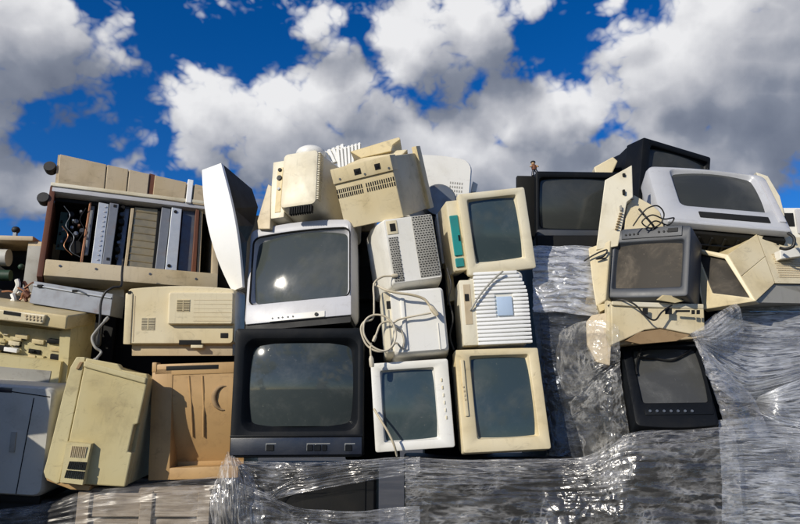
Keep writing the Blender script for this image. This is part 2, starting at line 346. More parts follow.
def spline(pts, n=8):
    pts = [Vector(p) for p in pts]; P = [pts[0] * 2 - pts[1]] + pts + [pts[-1] * 2 - pts[-2]]; out = []
    for i in range(1, len(P) - 2):
        for k in range(n):
            t = k / n; a, b, c, d = P[i - 1:i + 3]
            out.append(.5 * ((2 * b) + (c - a) * t + (2 * a - 5 * b + 4 * c - d) * t * t + (3 * b - a - 3 * c + d) * t ** 3))
    return out + [pts[-1]]

def tag(o, label, cat, group=None, kind=None):
    if label: o['label'] = label
    if cat: o['category'] = cat
    if group: o['group'] = group
    if kind: o['kind'] = kind
    return o

class Thing:
    """an Empty at the base of a thing; poses are metres and (yaw, pitch, roll) in degrees"""
    def __init__(s, name, label, cat, pose=None, loc=None, rot=(0, 0, 0), group=None):
        s.o = bpy.data.objects.new(name, None); COL.objects.link(s.o); s.o.empty_display_size = .05
        tag(s.o, label, cat, group)
        if pose: loc, rot, s.w, s.h = POSE[pose]
        s.o.location = loc; s.o.rotation_mode = 'YXZ'; s.o.rotation_euler = (R(rot[1]), R(rot[2]), R(rot[0]))
        s.mat = Matrix.Translation(Vector(loc)) @ (Matrix.Rotation(R(rot[0]), 4, 'Z') @ Matrix.Rotation(R(rot[1]), 4, 'X') @ Matrix.Rotation(R(rot[2]), 4, 'Y'))
        s.inv = s.mat.inverted()
    def fp(s, px, py, y=0.0):
        """local (x, z) on the plane y of this thing that the photograph shows at a pixel"""
        o = s.inv @ CAM; d = (s.inv.to_3x3() @ pix_dir(px, py)); p = o + d * ((y - o.y) / d.y)
        return p.x, p.z
    def rect(s, x0, y0, x1, y1, y=0.0):
        a = s.fp(x0, y0, y); b = s.fp(x1, y0, y); c = s.fp(x1, y1, y); d = s.fp(x0, y1, y)
        return (a[0] + d[0]) / 2, (b[0] + c[0]) / 2, (c[1] + d[1]) / 2, (a[1] + b[1]) / 2      # x0 x1 z0 z1
    def quad(s, tl, tr, br, bl, y=0.0):
        a, b, c, d = (s.fp(*p, y) for p in (tl, tr, br, bl))
        return (a[0] + d[0]) / 2, (b[0] + c[0]) / 2, (c[1] + d[1]) / 2, (a[1] + b[1]) / 2
    def box(s, name, mat, x0, x1, y0, y1, z0, z1, bev=.004, parent=None, seg=2):
        return MB().box(x0, x1, y0, y1, z0, z1, bev, seg).build(name, mat, parent or s.o, 30)
    def poly(s, name, mat, pts, y0, y1, parent=None, smooth=None):
        """prism over a polygon of photograph pixels on this thing's plane y0"""
        q = [s.fp(*p, y0) for p in pts]
        return MB().loft([[(a, y0, b) for a, b in q], [(a, y1, b) for a, b in q]], True, True).build(name, mat, parent or s.o, smooth)

def rrect(x0, x1, z0, z1, r, y, n=5, top=0.0, bot=0.0, side=0.0):
    r = max(.0005, min(r, .49 * (x1 - x0), .49 * (z1 - z0))); out = []
    cx, hw = (x0 + x1) / 2, (x1 - x0) / 2; cz, hh = (z0 + z1) / 2, (z1 - z0) / 2
    seq = [(x1 - r, z1 - r, 0), (x0 + r, z1 - r, 90), (x0 + r, z0 + r, 180), (x1 - r, z0 + r, 270)]
    for qi, (ax, az, a0) in enumerate(seq):
        for k in range(n):
            t = R(a0 + 90 * k / (n - 1)); out.append([ax + r * math.cos(t), az + r * math.sin(t)])
        nx = seq[(qi + 1) % 4]; t = R(a0 + 90); e = (ax + r * math.cos(t), az + r * math.sin(t)); t2 = R(nx[2]); f = (nx[0] + r * math.cos(t2), nx[1] + r * math.sin(t2))
        for k in range(1, 8): out.append([e[0] + (f[0] - e[0]) * k / 8, e[1] + (f[1] - e[1]) * k / 8])
    res = []
    for x, z in out:
        u = (x - cx) / hw; v = (z - cz) / hh
        z2 = z + (top * (1 - u * u) if v > 0 else 0) * abs(v) - (bot * (1 - u * u) if v < 0 else 0) * abs(v)
        x2 = x + (side * (1 - v * v)) * u
        res.append((x2, y, z2))
    return res

def crt(t, scr, bez='cream', shell=None, glassm='scr', d=.40, rad=.012, rec=.022, slope=.010, Rs=1.0, hood=.05, tail=.45, tailz=0.0,
        top=0.0, bot=0.0, side=0.0, srad=.015, stop=0.0, rim=None, sbot=0.0, lip=.0):
    """a cathode ray tube set: bezel with a sunk picture tube and a tapering rear shell"""
    w, h = t.w, t.h; x0, x1, z0, z1 = scr; a = slope
    o = lambda i, y, rr=rad: rrect(-w / 2 + i, w / 2 - i, i, h - i, max(.002, rr - i), y, 5, top, bot, side)
    s = lambda i, y, rr=srad: rrect(x0 - i, x1 + i, z0 - i, z1 + i, rr + max(i, 0), y, 5, stop, sbot)
    b = MB().loft([o(.004, hood), o(0, hood - .004), o(0, rad * .5), o(rad * .15, rad * .15), o(rad * .5, 0.0), s(a + .003, lip), s(a, lip + .002), s(a * .5, rec * .5), s(0, rec), s(-.012, rec + .012)])
    bz = b.build('bezel', bez, t.o, 35)
    if rim:
        MB().loft([s(a + .004, lip - .0015), s(a + .002, lip - .004), s(a - .002, lip - .002), s(a - .003, lip + .004)]).build('screen_rim', rim, bz, 40)
    # picture tube
    cx, cz = (x0 + x1) / 2, (z0 + z1) / 2; hx, hz = (x1 - x0) / 2 + .007, (z1 - z0) / 2 + .007 + max(stop, 0); n = 20
    ye = math.sqrt(Rs * Rs - (hx * hx + hz * hz) * .8); vs = []; fs = []
    for j in range(n + 1):
        for i in range(n + 1):
            x = hx * (2 * i / n - 1); z = hz * (2 * j / n - 1)
            vs.append((cx + x, rec + .004 - (math.sqrt(Rs * Rs - x * x - z * z) - ye), cz + z))
    for j in range(n):
        for i in range(n): k = j * (n + 1) + i; fs.append((k, k + 1, k + n + 2, k + n + 1))
    MB().add(vs, fs).build('screen', glassm, t.o, 60)
    # rear shell
    k = tail
    r2 = lambda fx, fz, y, rr: rrect(-w / 2 * fx, w / 2 * fx, h / 2 - h / 2 * fz + tailz * (y / d), h / 2 + h / 2 * fz + tailz * (y / d), rr, y, 5, top * fx, bot * fx, side * fx)
    MB().loft([r2(.97, .97, hood - .006, rad), r2(.96, .96, hood + .02, rad), r2(.92, .92, hood + (d - hood) * .35, rad * 2), r2((1 + k) / 2, (1 + k) / 2, hood + (d - hood) * .62, .03), r2(k, k, d - .015, .03), r2(k * .94, k * .94, d, .03)], False, True).build('rear_shell', shell or bez, t.o, 35)
    return bz

def vent(t, x0, x1, z0, z1, n, y, rib, vertical=True, parent=None, gap=.5, proud=.003, dark='hole'):
    """a louvred vent: dark recess with ribs in front"""
    p = t.box('vent_recess', dark, x0, x1, y - .0008, y + .004, z0, z1, 0, parent)
    m = MB()
    for i in range(n + 1):
        if vertical: c = x0 + (x1 - x0) * i / n; hw = (x1 - x0) / n * gap / 2; m.box(c - hw, c + hw, y - proud, y + .004, z0, z1)
        else: c = z0 + (z1 - z0) * i / n; hw = (z1 - z0) / n * gap / 2; m.box(x0, x1, y - proud, y + .004, c - hw, c + hw)
    o = m.build('vent_ribs', rib, t.o if parent is None else parent); o['kind'] = 'stuff'
    return p

def slab(name, mat, pts, ext, label=None, cat=None, group=None, parent=None, bev=.0, smooth=None):
    """a plate: polygon of (px, py, Y) points of the place, thickened along ext"""
    P = [at(*p) for p in pts]; nrm = Vector((0, 0, 0)); k = len(P); cen = sum(P, Vector((0, 0, 0))) / k
    for i in range(k):
        a, b = P[i], P[(i + 1) % k]; nrm += Vector(((a.y - b.y) * (a.z + b.z), (a.z - b.z) * (a.x + b.x), (a.x - b.x) * (a.y + b.y)))
    nrm.normalize(); P = [CAM + (p - CAM) * ((cen - CAM).dot(nrm) / (p - CAM).dot(nrm)) for p in P]      # one flat plate
    e = Vector(ext); m = MB().loft([[p for p in P], [p + e for p in P]], True, True)
    lo = min(P, key=lambda p: p.z); c = Vector((sum(p.x for p in P) / len(P), sum(p.y for p in P) / len(P), lo.z))
    if parent is None: o = m.build(name, mat, None, smooth, c)
    else: o = m.build(name, mat, None, smooth); o.parent = parent; o.matrix_parent_inverse = pinv(parent)
    if bev:
        md = o.modifiers.new('edge', 'BEVEL'); md.width = bev; md.segments = 2; md.limit_method = 'ANGLE'; md.angle_limit = R(35)
    return tag(o, label, cat, group) if label else o

def pinv(o):
    m = Matrix.Translation(o.location) @ o.rotation_euler.to_matrix().to_4x4(); return m.inverted()
def under(o, parent):
    """parent an object that was built in world metres"""
    o.parent = parent; o.matrix_parent_inverse = pinv(parent); return o

POSE = {
'black_tv':((-0.4190,0.000,1.1909),(-0.17,0.00,-0.37),0.5418,0.5245),
'silver_tv':((-0.4387,0.020,1.7506),(-10.18,-11.47,-3.85),0.4775,0.4666),
'cream_back':((-0.4751,0.100,2.2374),(-16.66,-7.72,-2.45),0.2508,0.3005),
'case':((-0.1148,0.050,2.1901),(-22.35,23.20,-4.69),0.2885,0.2717),
'vent':((0.0763,0.000,1.9185),(5.77,1.87,-9.10),0.2168,0.2868),
'white_top':((0.0794,0.000,1.6044),(1.80,-0.31,-4.85),0.2535,0.2759),
'white_mon':((0.0616,-0.030,1.2209),(0.45,-0.81,-3.82),0.3196,0.3553),
'cream_up':((0.4465,0.030,1.9648),(4.75,6.47,-7.86),0.3001,0.3628),
'ribbed':((0.4406,0.030,1.6499),(1.37,-0.29,-2.87),0.2282,0.3196),
'cream_low':((0.4329,-0.020,1.2165),(5.53,-8.24,-2.56),0.3607,0.4227),
'wide_tv':((0.8748,0.350,2.1813),(-0.97,6.81,1.21),0.4255,0.3551),
'back_tv':((1.4219,0.550,2.3964),(18.72,5.10,7.17),0.4382,0.3662),
'big_silver':((1.4875,0.120,2.1987),(1.97,-34.61,7.18),0.5907,0.4583),
'dark_mon':((1.0419,0.000,1.8503),(-34.37,-11.18,5.29),0.3461,0.3213),
'black_mon':((1.0848,-0.120,1.3176),(-7.40,-26.73,-0.53),0.3168,0.3898),
'side_mon':((1.4141,0.050,1.8254),(-71.04,33.76,12.37),0.2469,0.2553),
'copier':((-1.2850,0.350,1.9785),(23.02,-12.95,0.05),0.8063,0.4859),
'laser':((-0.9618,0.120,1.6610),(1.76,6.48,-0.23),0.4708,0.2420),
'orange':((-0.8511,0.080,1.1008),(-0.31,2.15,-1.86),0.3720,0.4771),
'standing':((-1.2277,-0.060,1.0953),(6.64,2.81,8.73),0.2849,0.4607),
'grey_printer':((-1.5896,-0.020,1.0471),(1.59,8.18,3.61),0.3512,0.4342),
'panel_printer':((-1.6734,0.120,1.4935),(-3.17,13.89,8.54),0.4484,0.3249),
'back_white':((0.2173,0.600,2.4021),(1.46,0.48,5.41),0.2840,0.3165),
}

# ------------------------------------------------------------------ ground
gm = MB(); N = 24
gm.add([(-1500, -1500, 0), (1500, -1500, 0), (1500, 1500, 0), (-1500, 1500, 0)], [(0, 1, 2, 3)])
tag(gm.build('ground', 'ground'), 'dusty dark asphalt yard under the heap', 'ground', kind='structure')

# ------------------------------------------------------------------ loads that carry the heap
def planks(parent, x0, x1, y, z0, n, hz, mat='wood'):
    for i in range(n):
        j = random.uniform(-.006, .006)
        MB().box(x0 + random.uniform(0, .015), x1 - random.uniform(0, .015), y + j, y + j + .02, z0 + i * hz + .004, z0 + (i + 1) * hz - .004, .003, 1).build('plank', mat, parent, 30)

def crate():
    a, b = at(84, 491, -.02), at(209, 481, -.02)
    t = Thing('wooden_crate', 'weathered grey wooden crate wrapped in clear film below the beige printers', 'crate', loc=((a.x + b.x) / 2, -.02, 0))
    w = (b.x - a.x) / 2; top = 1.062
    t.box('core', 'wood', -w + .012, w - .012, .024, .80, .06, top - .012, .004)
    planks(t.o, -w, w, 0, top - .78, 8, .0972)
    for i in range(7): MB().box(-w, w, .022 + i * .114, .13 + i * .114, top - .01, top + .012, .003, 1).build('lid_board', 'wood', t.o, 30)
    for sx in (-.98, .02, .94): MB().box(w * sx - .02, w * sx + .03, -.018, -.007, .25, top + .002, .003, 1).build('batten', 'wood', t.o, 30)
crate()

def load_box(name, label, x0, x1, y0, y1, top, mat, cat='appliance', rows=0, rot=0):
    t = Thing(name, label, cat, loc=((x0 + x1) / 2, y0, 0), rot=(rot, 0, 0)); w = (x1 - x0) / 2; d = y1 - y0
    t.box('housing', mat, -w, w, 0, d, 0, top, .015, None, 3)
    t.box('front_panel', mat, -w * .86, w * .86, -.006, .01, top - .42, top - .05, .005)
    t.box('recess_strip', 'hole', -w * .8, w * .8, -.008, .01, top - .36, top - .33, .002)
    for k in range(3): t.box('button', 'grey', w * (.3 + k * .15), w * (.38 + k * .15), -.011, .004, top - .40, top - .385, .002)
    return t
# dark set wrapped in film under the black television
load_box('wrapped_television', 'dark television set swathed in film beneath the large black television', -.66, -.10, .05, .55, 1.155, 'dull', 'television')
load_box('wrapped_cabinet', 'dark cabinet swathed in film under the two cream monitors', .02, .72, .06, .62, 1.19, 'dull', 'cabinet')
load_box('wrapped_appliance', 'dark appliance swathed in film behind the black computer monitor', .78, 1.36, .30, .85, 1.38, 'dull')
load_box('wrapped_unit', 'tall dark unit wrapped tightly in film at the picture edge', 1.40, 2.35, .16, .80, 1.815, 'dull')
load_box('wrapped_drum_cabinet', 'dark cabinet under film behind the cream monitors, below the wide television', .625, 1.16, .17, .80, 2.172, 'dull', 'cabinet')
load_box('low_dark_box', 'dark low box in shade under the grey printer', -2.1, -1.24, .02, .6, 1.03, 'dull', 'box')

# ------------------------------------------------------------------ large black television
t = Thing('television', 'large black tube television with chunky frame and buttons along its base', 'television', 'black_tv')
scr = t.quad((249, 345), (351, 344), (352, 424), (249, 425))
crt(t, scr, 'black', 'black', 'scrblack', d=.45, rad=.014, rec=.036, slope=.026, Rs=.74, hood=.10, tail=.5, srad=.022)
w, h = t.w, t.h
cp = t.box('control_panel', 'navy', -w / 2 + .006, w / 2 - .006, -.008, .01, .010, .078, .003)
t.box('ledge', 'black', -w / 2 + .002, w / 2 - .002, -.012, .008, .080, .088, .003)
for (a, b) in ((266, 274), (307, 313), (314, 321), (322, 327), (345, 352)):
    x0, x1, z0, z1 = t.rect(a, 445, b, 451, -.01); MB().box(x0, x1, -.012, -.004, z0, z1, .002, 1).build('button', 'black', cp, 30)
for (a, b) in ((266, 276), (307, 330), (345, 355)):
    x0, x1, z0, z1 = t.rect(a, 443.4, b, 444.2, -.01); MB().box(x0, x1, -.0095, -.004, z0, z1).build('printed_line', 'grey', cp)

for px in (266, 307, 315.5, 345):
    x, z = t.fp(px, 447, -.01); MB().box(x - .0014, x + .0014, -.0092, -.004, z - .014, z + .014).build('printed_line', 'grey', cp)
# ------------------------------------------------------------------ silver television on it
t = Thing('television', 'silver tube television with arched top standing on the large black television', 'television', 'silver_tv')
scr = t.quad((256, 240), (346.5, 231), (347.5, 294), (252.5, 302.5))
crt(t, scr, 'lilac', 'lilac', 'scr', d=.42, rad=.03, rec=.024, slope=.012, Rs=1.05, hood=.13, tail=.5, srad=.018, top=.018, stop=.012, rim='hole')
w, h = t.w, t.h
x0, x1, z0, z1 = t.quad((249, 304), (350, 295), (351, 317), (246, 325))
t.box('lower_panel', 'lilac', x0 - .004, x1 + .004, -.006, .01, z0 + .004, z1 - .006, .004)
x0, x1, z0, z1 = t.quad((270, 316), (325, 311), (325, 317), (270, 322), -.006)
cp = t.box('control_strip', 'white', x0, x1, -.0105, 0, z0, z1, .002)
for a in (272.5, 278.5, 282.5, 288, 293):
    x, z = t.fp(a, 318.5 - (a - 272) * .09, -.01); MB().disc((x, -.013, z), (0, 1, 0), .0042, .005, 10).build('button', 'slate', cp, 40)
x, z = t.fp(316.5, 314.5, -.01); MB().disc((x, -.016, z), (0, 1, 0), .008, .008, 14).build('knob', 'black', cp, 40)
MB().loft([rrect(-w * .48, w * .49, -.028, .004, .006, .005), rrect(-w * .47, w * .49, -.03, .004, .006, .03), rrect(-w * .4, w * .45, -.03, .004, .006, .30)], True, True).build('stand', 'black', t.o, 35)

# ------------------------------------------------------------------ black television's neighbour: bright white cover leaning beside it
def white_cover():
    o = bpy.data.objects.new('printer_cover', None); COL.objects.link(o); o.location = at(232, 291, .06)
    tag(o, 'bright white curved cover with black ribbed inside leaning beside the silver television', 'cover')
    n = 14; L = []; Rr = []
    for i in range(n + 1):
        s = i / n
        lx = 202 + 2.5 * s + 27.5 * s ** 2.3; ly = 170 + 121 * s
        rx = 221 + 19 * s + 5 * math.sin(math.pi * s) * .8 + 2.5 * s; ry = 163 + 124 * s
        L.append((lx, ly)); Rr.append((rx, ry))
    front = [[at(L[i][0], L[i][1], .20 - .06 * math.sin(math.pi * i / n)), at((L[i][0] * .55 + Rr[i][0] * .45), (L[i][1] * .55 + Rr[i][1] * .45), .10 - .06 * math.sin(math.pi * i / n)), at(Rr[i][0], Rr[i][1], .10 - .06 * math.sin(math.pi * i / n))] for i in range(n + 1)]
    th = Vector((.012, .022, 0))
    m = MB(); loops = [[a, c, c + th * .6, a + th] for a, b, c in front]; m.loft(loops, True, True)
    under(m.build('cover_plate', 'bright', None, 35), o)
    # inside: black moulded tray that recedes behind the plate, open to the side
    far = [(222, 165), (252, 189), (258, 207), (254, 226), (247, 242), (246, 262), (244, 284)]
    m = MB(); A = []; B = []
    for i, (fx, fy) in enumerate(far):
        k = min(n, int(round(i / (len(far) - 1) * n))); A.append(front[k][2] + th * .5 + Vector((-.002, 0, 0))); B.append(at(fx, fy, .42))
    m.loft([A, B], closed=False); m.loft([[p + Vector((-.012, .012, 0)) for p in A], [p + Vector((-.012, .012, 0)) for p in B]], closed=False)
    tr = under(m.build('inner_tray', 'dull', None), o)
    random.seed(3)
    for i in range(16):
        k = random.uniform(.08, 5.2); j = int(k); f = k - j; a = A[j].lerp(A[j + 1], f); b = B[j].lerp(B[j + 1], f)
        p = a.lerp(b, random.uniform(.25, .9)); s = random.uniform(.006, .022)
        q = MB().box(p.x - .012, p.x + s * .9, p.y - .01, p.y + s, p.z - s * .7, p.z + s, .002, 1).build('rib', random.choice(('dull', 'slate', 'black', 'dsteel')), None, 30)
        q.parent = tr
    # ribs were made in world metres; give them the tray's own inverse so they stay put
    for q in tr.children: q.matrix_parent_inverse = Matrix.Translation(-o.location)
    return o
wc = white_cover()

# ------------------------------------------------------------------ monitors seen from behind on the silver television
t = Thing('computer_monitor', 'cream monitor lying on its side with its vented back turned outward above the silver television', 'monitor', 'cream_back')
w, h = t.w, t.h
L0 = lambda px, py, y=0: t.fp(px, py, y)
a, b, c, d = L0(289, 158), L0(323, 155), L0(321, 208), L0(283, 215)
cx0, cx1, cz0, cz1 = (a[0] + d[0]) / 2, (b[0] + c[0]) / 2, (c[1] + d[1]) / 2, (a[1] + b[1]) / 2
MB().loft([rrect(cx0 + .02, cx1 - .02, cz0 + .02, cz1 - .02, .015, -.055), rrect(cx0 + .006, cx1 - .006, cz0 + .006, cz1 - .006, .02, -.05), rrect(cx0, cx1, cz0, cz1, .025, -.035), rrect(cx0 - .003, cx1 + .02, cz0 - .01, cz1 + .005, .03, .08), rrect(cx0 - .02, cx1 + .05, cz0 - .03, cz1 + .01, .03, .20), rrect(cx0 - .03, cx1 + .075, cz0 - .05, cz1 + .02, .02, .33)], True, True).build('rear_shell', 'ivory', t.o, 35)
x0, x1, z0, z1 = -w / 2, cx0 + .004, .0, h
sp = t.box('side_housing', 'ivory', x0, x1, -.01, .30, z0, z1 - .004, .006)
q = t.quad((279, 168), (284.5, 167), (279, 212), (273.5, 213), -.012)
MB().box(q[0], q[1], -.013, 0, q[2], q[3], .001, 1).build('socket_recess', 'cream2', sp)
for (px, py, r) in ((279.5, 178, .013), (280, 170, .009), (279, 189, .007)):
    x, z = t.fp(px, py, -.014); MB().disc((x, -.02, z), (0, 1, 0), r, .012, 12).build('socket', 'black' if r > .008 else 'galv', sp, 40)
m = MB()
for i in range(26):
    z = cz0 + .03 + (cz1 - cz0 - .05) * i / 25; m.box(cx1 - .018, cx1 + .006, -.047 + .001, .02, z - .0022, z + .0022, .001, 1)
m.build('edge_ribs', 'ivory', t.o, 30)['kind'] = 'stuff'
q = t.quad((290, 208), (311, 204), (311, 211), (290, 215), -.05)
m = MB()
for i in range(10):
    x = q[0] + (q[1] - q[0]) * i / 9; m.box(x - .0028, x + .0028, -.0535, -.03, q[2], q[3], 0)
m.build('vent_slots', 'hole', t.o)['kind'] = 'stuff'

slab('tan_panel', 'beige', [(268, 184, .16), (271.5, 186, .14), (270, 229, .12), (258, 229, .12), (257, 221, .14)], (.03, .10, 0), 'narrow tan casing edge standing left of the cream monitor back', 'panel', bev=.004)
# white dome behind
p = at(311, 154.5, .44); m = MB()
rings = [[(p.x + .078 * math.cos(a) * math.cos(b), p.y + .07 * math.sin(a) * math.cos(b), p.z + .045 * math.sin(b)) for a in [2 * math.pi * k / 24 for k in range(24)]] for b in [R(q) for q in (-20, 0, 18, 36, 54, 70, 84)]]
m.loft(rings, True, True)
tag(m.build('swivel_stand', 'white', None, 40, (p.x, p.y, p.z - .02)), 'round white monitor foot peeking above the cream monitor back', 'monitor base')

def louvre(label, pts, n, Y=.42):
    A = [at(x, y, Y) for x, y in pts]; o = bpy.data.objects.new('louvre_panel', None); COL.objects.link(o); o.location = (A[0] + A[2]) / 2; tag(o, label, 'panel', 'white louvred panels')
    e = Vector((0, .015, 0)); under(MB().loft([A, [p + e for p in A]], True, True).build('backing', 'white'), o)
    for i in range(n):
        s = (i + .5) / n; a = A[0].lerp(A[1], s); b = A[3].lerp(A[2], s); dx = (A[1] - A[0]).normalized() * (.30 * (A[1] - A[0]).length / n); f = Vector((0, -.012, 0))
        under(MB().loft([[a - dx, a + dx, a + dx + f, a - dx + f], [b - dx, b + dx, b + dx + f, b - dx + f]], True, True).build('slat', 'bright'), o)
louvre('white louvred plate wedged between the cream monitor back and beige case, smaller one', [(322, 153), (344, 144), (346, 160), (330, 164)], 5, .46)
louvre('white louvred plate lying against the beige case under the bent cover', [(336, 150), (361, 143), (361, 163), (338, 169)], 7, .40)

# ------------------------------------------------------------------ beige computer case tipped forward
t = Thing('computer_case', 'beige computer case with two sockets tipped over behind the silver television', 'computer', 'case')
w, h = t.w, t.h
t.box('housing', 'cream', -w / 2, w / 2, 0, .36, 0, h, .006, None, 3)
x0, x1, z0, z1 = t.quad((335, 174), (391, 162.5), (394, 171), (336, 183), -.006)
tp = t.box('upper_panel', 'cream', -w / 2 - .003, w / 2 + .004, -.008, .06, z0, h + .004, .004)
for (px, py, s) in ((357.5, 171.5, .017), (377.5, 166.5, .014)):
    x, z = t.fp(px, py, -.008); MB().box(x - s, x + s, -.0095, 0, z - .014, z + .013, .001, 1).build('socket', 'hole', tp)
    MB().box(x - s * .5, x + s * .5, -.012, 0, z - .006, z + .005, .001, 1).build('socket_pin', 'black', tp)
for (px, py) in ((340, 179), (365, 174), (389, 168)):
    x, z = t.fp(px, py, -.008); MB().disc((x, -.011, z), (0, 1, 0), .005, .004, 10).build('screw', 'dsteel', tp)
for (a, b, ya, yb) in ((337, 361, 189, 183), (366, 393, 182, 176)):
    q = t.quad((a, ya), (b, yb), (b + 2, yb + 10), (a + 2, ya + 10)); m = MB()
    for r in range(2):
        for i in range(13):
            x = q[0] + (q[1] - q[0]) * i / 12; zz = q[2] + (q[3] - q[2]) * (.02 + .5 * r); m.box(x - .0028, x + .0028, -.0012, .004, zz, zz + (q[3] - q[2]) * .40)
    m.build('vent_slots', 'hole', t.o)['kind'] = 'stuff'
t.box('rear_flange', 'cream', w / 2 - .012, w / 2 + .014, .33, .39, -.003, h + .03, .004)
# bent cover resting on the case
slab('bent_cover', 'cream2', [(350, 151.5, .16), (372, 145, .14), (390, 139.5, .12), (399, 137, .12), (400.5, 139, .12), (393, 144.5, .12), (391, 151, .12), (361, 158, .14)], (.01, .22, .03), 'cream cover with upturned end resting on the beige computer case', 'cover', bev=.003)
slab('curved_case_top', 'cream', [(336, 171, .12), (349, 163, .14), (366, 156, .15), (391, 150.5, .14), (408, 149, .14), (394, 163, .10)], (.01, .20, .0), 'curved cream case top squeezed under the cover with the upturned end', 'casing', bev=.006)

# ------------------------------------------------------------------ big white monitor back against the sky
t = Thing('computer_monitor', 'large white monitor shell rising behind the beige case against the sky', 'monitor', 'back_white')
w, h = t.w, t.h
MB().loft([rrect(-w / 2 - .05, w / 2 - .004, -.2, h, .05, 0.0, 5, .016), rrect(-w / 2 - .06, w / 2 + .004, -.2, h + .004, .05, .02, 5, .018), rrect(-w / 2 - .06, w / 2 + .01, -.2, h + .004, .04, .20, 5, .018)], True, True).build('rear_shell', 'white', t.o, 35)
t.box('front_rim', 'ventgrey', -w / 2 - .05, w / 2 + .022, .20, .235, -.19, h + .012, .006)
q = t.quad((450, 180), (464, 181), (462, 196), (448, 196), 0); m = MB()
for i in range(6):
    for j in range(4):
        x = q[0] + (q[1] - q[0]) * (i + .2) / 6; z = q[2] + (q[3] - q[2]) * j / 4; m.box(x, x + .006, -.0012, .004, z, z + .012)
m.build('vent_slots', 'ventgrey', t.o)['kind'] = 'stuff'
MB().disc((-.02, -.07, .06), (0, 1, 0), .09, .08, 28).build('neck', 'dsteel', t.o, 40)
slab('white_offcut', 'white', [(473, 181, .7), (478, 184, .7), (476, 192, .7), (471, 192, .7)], (0, .05, 0), 'small white casing scrap at the edge of the large white monitor shell', 'scrap', bev=.003)

# ------------------------------------------------------------------ grey-vented monitor back
t = Thing('computer_monitor', 'white monitor turned to show two grey perforated vents and a power socket', 'monitor', 'vent')
w, h = t.w, t.h
MB().loft([rrect(-w / 2 + .004, w / 2 - .004, .004, h - .004, .008, 0), rrect(-w / 2, w / 2, 0, h, .010, .006), rrect(-w / 2 - .012, w / 2 + .002, -.012, h + .004, .012, .05), rrect(-w / 2 - .045, w / 2 + .006, -.02, h + .006, .012, .16), rrect(-w / 2 - .055, w / 2 + .006, -.022, h + .006, .012, .33)], True, True).build('rear_shell', 'white', t.o, 35)
def perf(name, q, nx, nz):
    p = t.box(name, 'ventgrey', q[0], q[1], -.002, .006, q[2], q[3], .001); m = MB()
    for j in range(nz):
        for i in range(nx):
            x = q[0] + (q[1] - q[0]) * (i + .15 + .35 * (j % 2)) / nx; z = q[2] + (q[3] - q[2]) * (j + .3) / nz
            m.box(x, x + (q[1] - q[0]) / nx * .55, -.0032, 0, z, z + (q[3] - q[2]) / nz * .35)
    m.build('vent_slots', 'hole', p)['kind'] = 'stuff'
perf('perforated_vent', t.quad((412, 217), (431, 214), (440, 275), (420, 278)), 7, 26)
perf('perforated_vent', t.quad((388, 238), (398, 236), (404, 281), (395, 282.5)), 4, 20)
q = t.quad((385.5, 222), (396, 219.5), (398.5, 233), (388, 235.5)); sk = t.box('socket_plate', 'cream', q[0], q[1], -.003, .004, q[2], q[3], .002)
MB().box(q[0] + .014, q[1] - .008, -.0045, 0, q[2] + .012, q[3] - .014, .001, 1).build('socket', 'hole', sk)

# ------------------------------------------------------------------ white monitor back with cable
t = Thing('computer_monitor', 'white monitor turned backwards with a grey cable hanging over it', 'monitor', 'white_top')
w, h = t.w, t.h
MB().loft([rrect(-w / 2 + .03, w / 2 - .012, .012, h - .012, .012, -.03), rrect(-w / 2 + .026, w / 2 - .004, .004, h - .004, .014, -.022), rrect(-w / 2 + .024, w / 2, 0, h, .016, .0), rrect(-w / 2 + .02, w / 2 + .006, -.01, h + .004, .016, .10), rrect(-w / 2 - .0, w / 2 + .012, -.014, h + .006, .012, .35)], True, True).build('rear_shell', 'white', t.o, 35)
x0, x1 = t.fp(381, 300)[0], t.fp(401, 300)[0]
MB().loft([rrect(x0 + .006, x1, .02, h - .004, .01, -.012), rrect(x0, x1, .012, h, .014, 0), rrect(x0 - .004, x1, .0, h + .002, .014, .25)], True, True).build('side_housing', 'ivory', t.o, 35)
q = t.quad((386, 301), (392, 301), (393, 309), (387, 309), -.012); t.box('socket', 'hole', q[0], q[1], -.0135, .002, q[2], q[3], .001)
q = t.quad((388, 310), (391, 310), (395, 350), (391, 350), -.012); t.box('seam', 'ventgrey', q[0], q[0] + .006, -.0128, .002, q[2], q[3], 0)
q = t.quad((400, 298), (404, 298), (408, 350), (404, 350), -.03); t.box('ridge', 'white', q[0], q[1], -.038, -.01, q[2], q[3], .004)
q = t.quad((438, 330), (439, 330), (441, 350), (440, 350), -.03); t.box('ridge', 'white', q[0], q[0] + .004, -.033, -.01, q[2], q[3] + .03, .001)

# ------------------------------------------------------------------ white monitor on its side (bottom row)
t = Thing('computer_monitor', 'white framed monitor turned on its side in the bottom row beside the large black television', 'monitor', 'white_mon')
crt(t, t.quad((381, 371), (433, 368.5), (439, 438.5), (385, 441.5)), 'white', 'white', 'scrteal', d=.38, rad=.010, rec=.020, slope=.004, Rs=1.3, hood=.06, tail=.55, srad=.004)
w, h = t.w, t.h
for i in range(6):
    x, z = t.fp(441.5 + i * 1.0, 380 + i * 7.5); t.box('button', 'ivory', x - .003, x + .003, -.003, .002, z - .007, z + .007, .001)

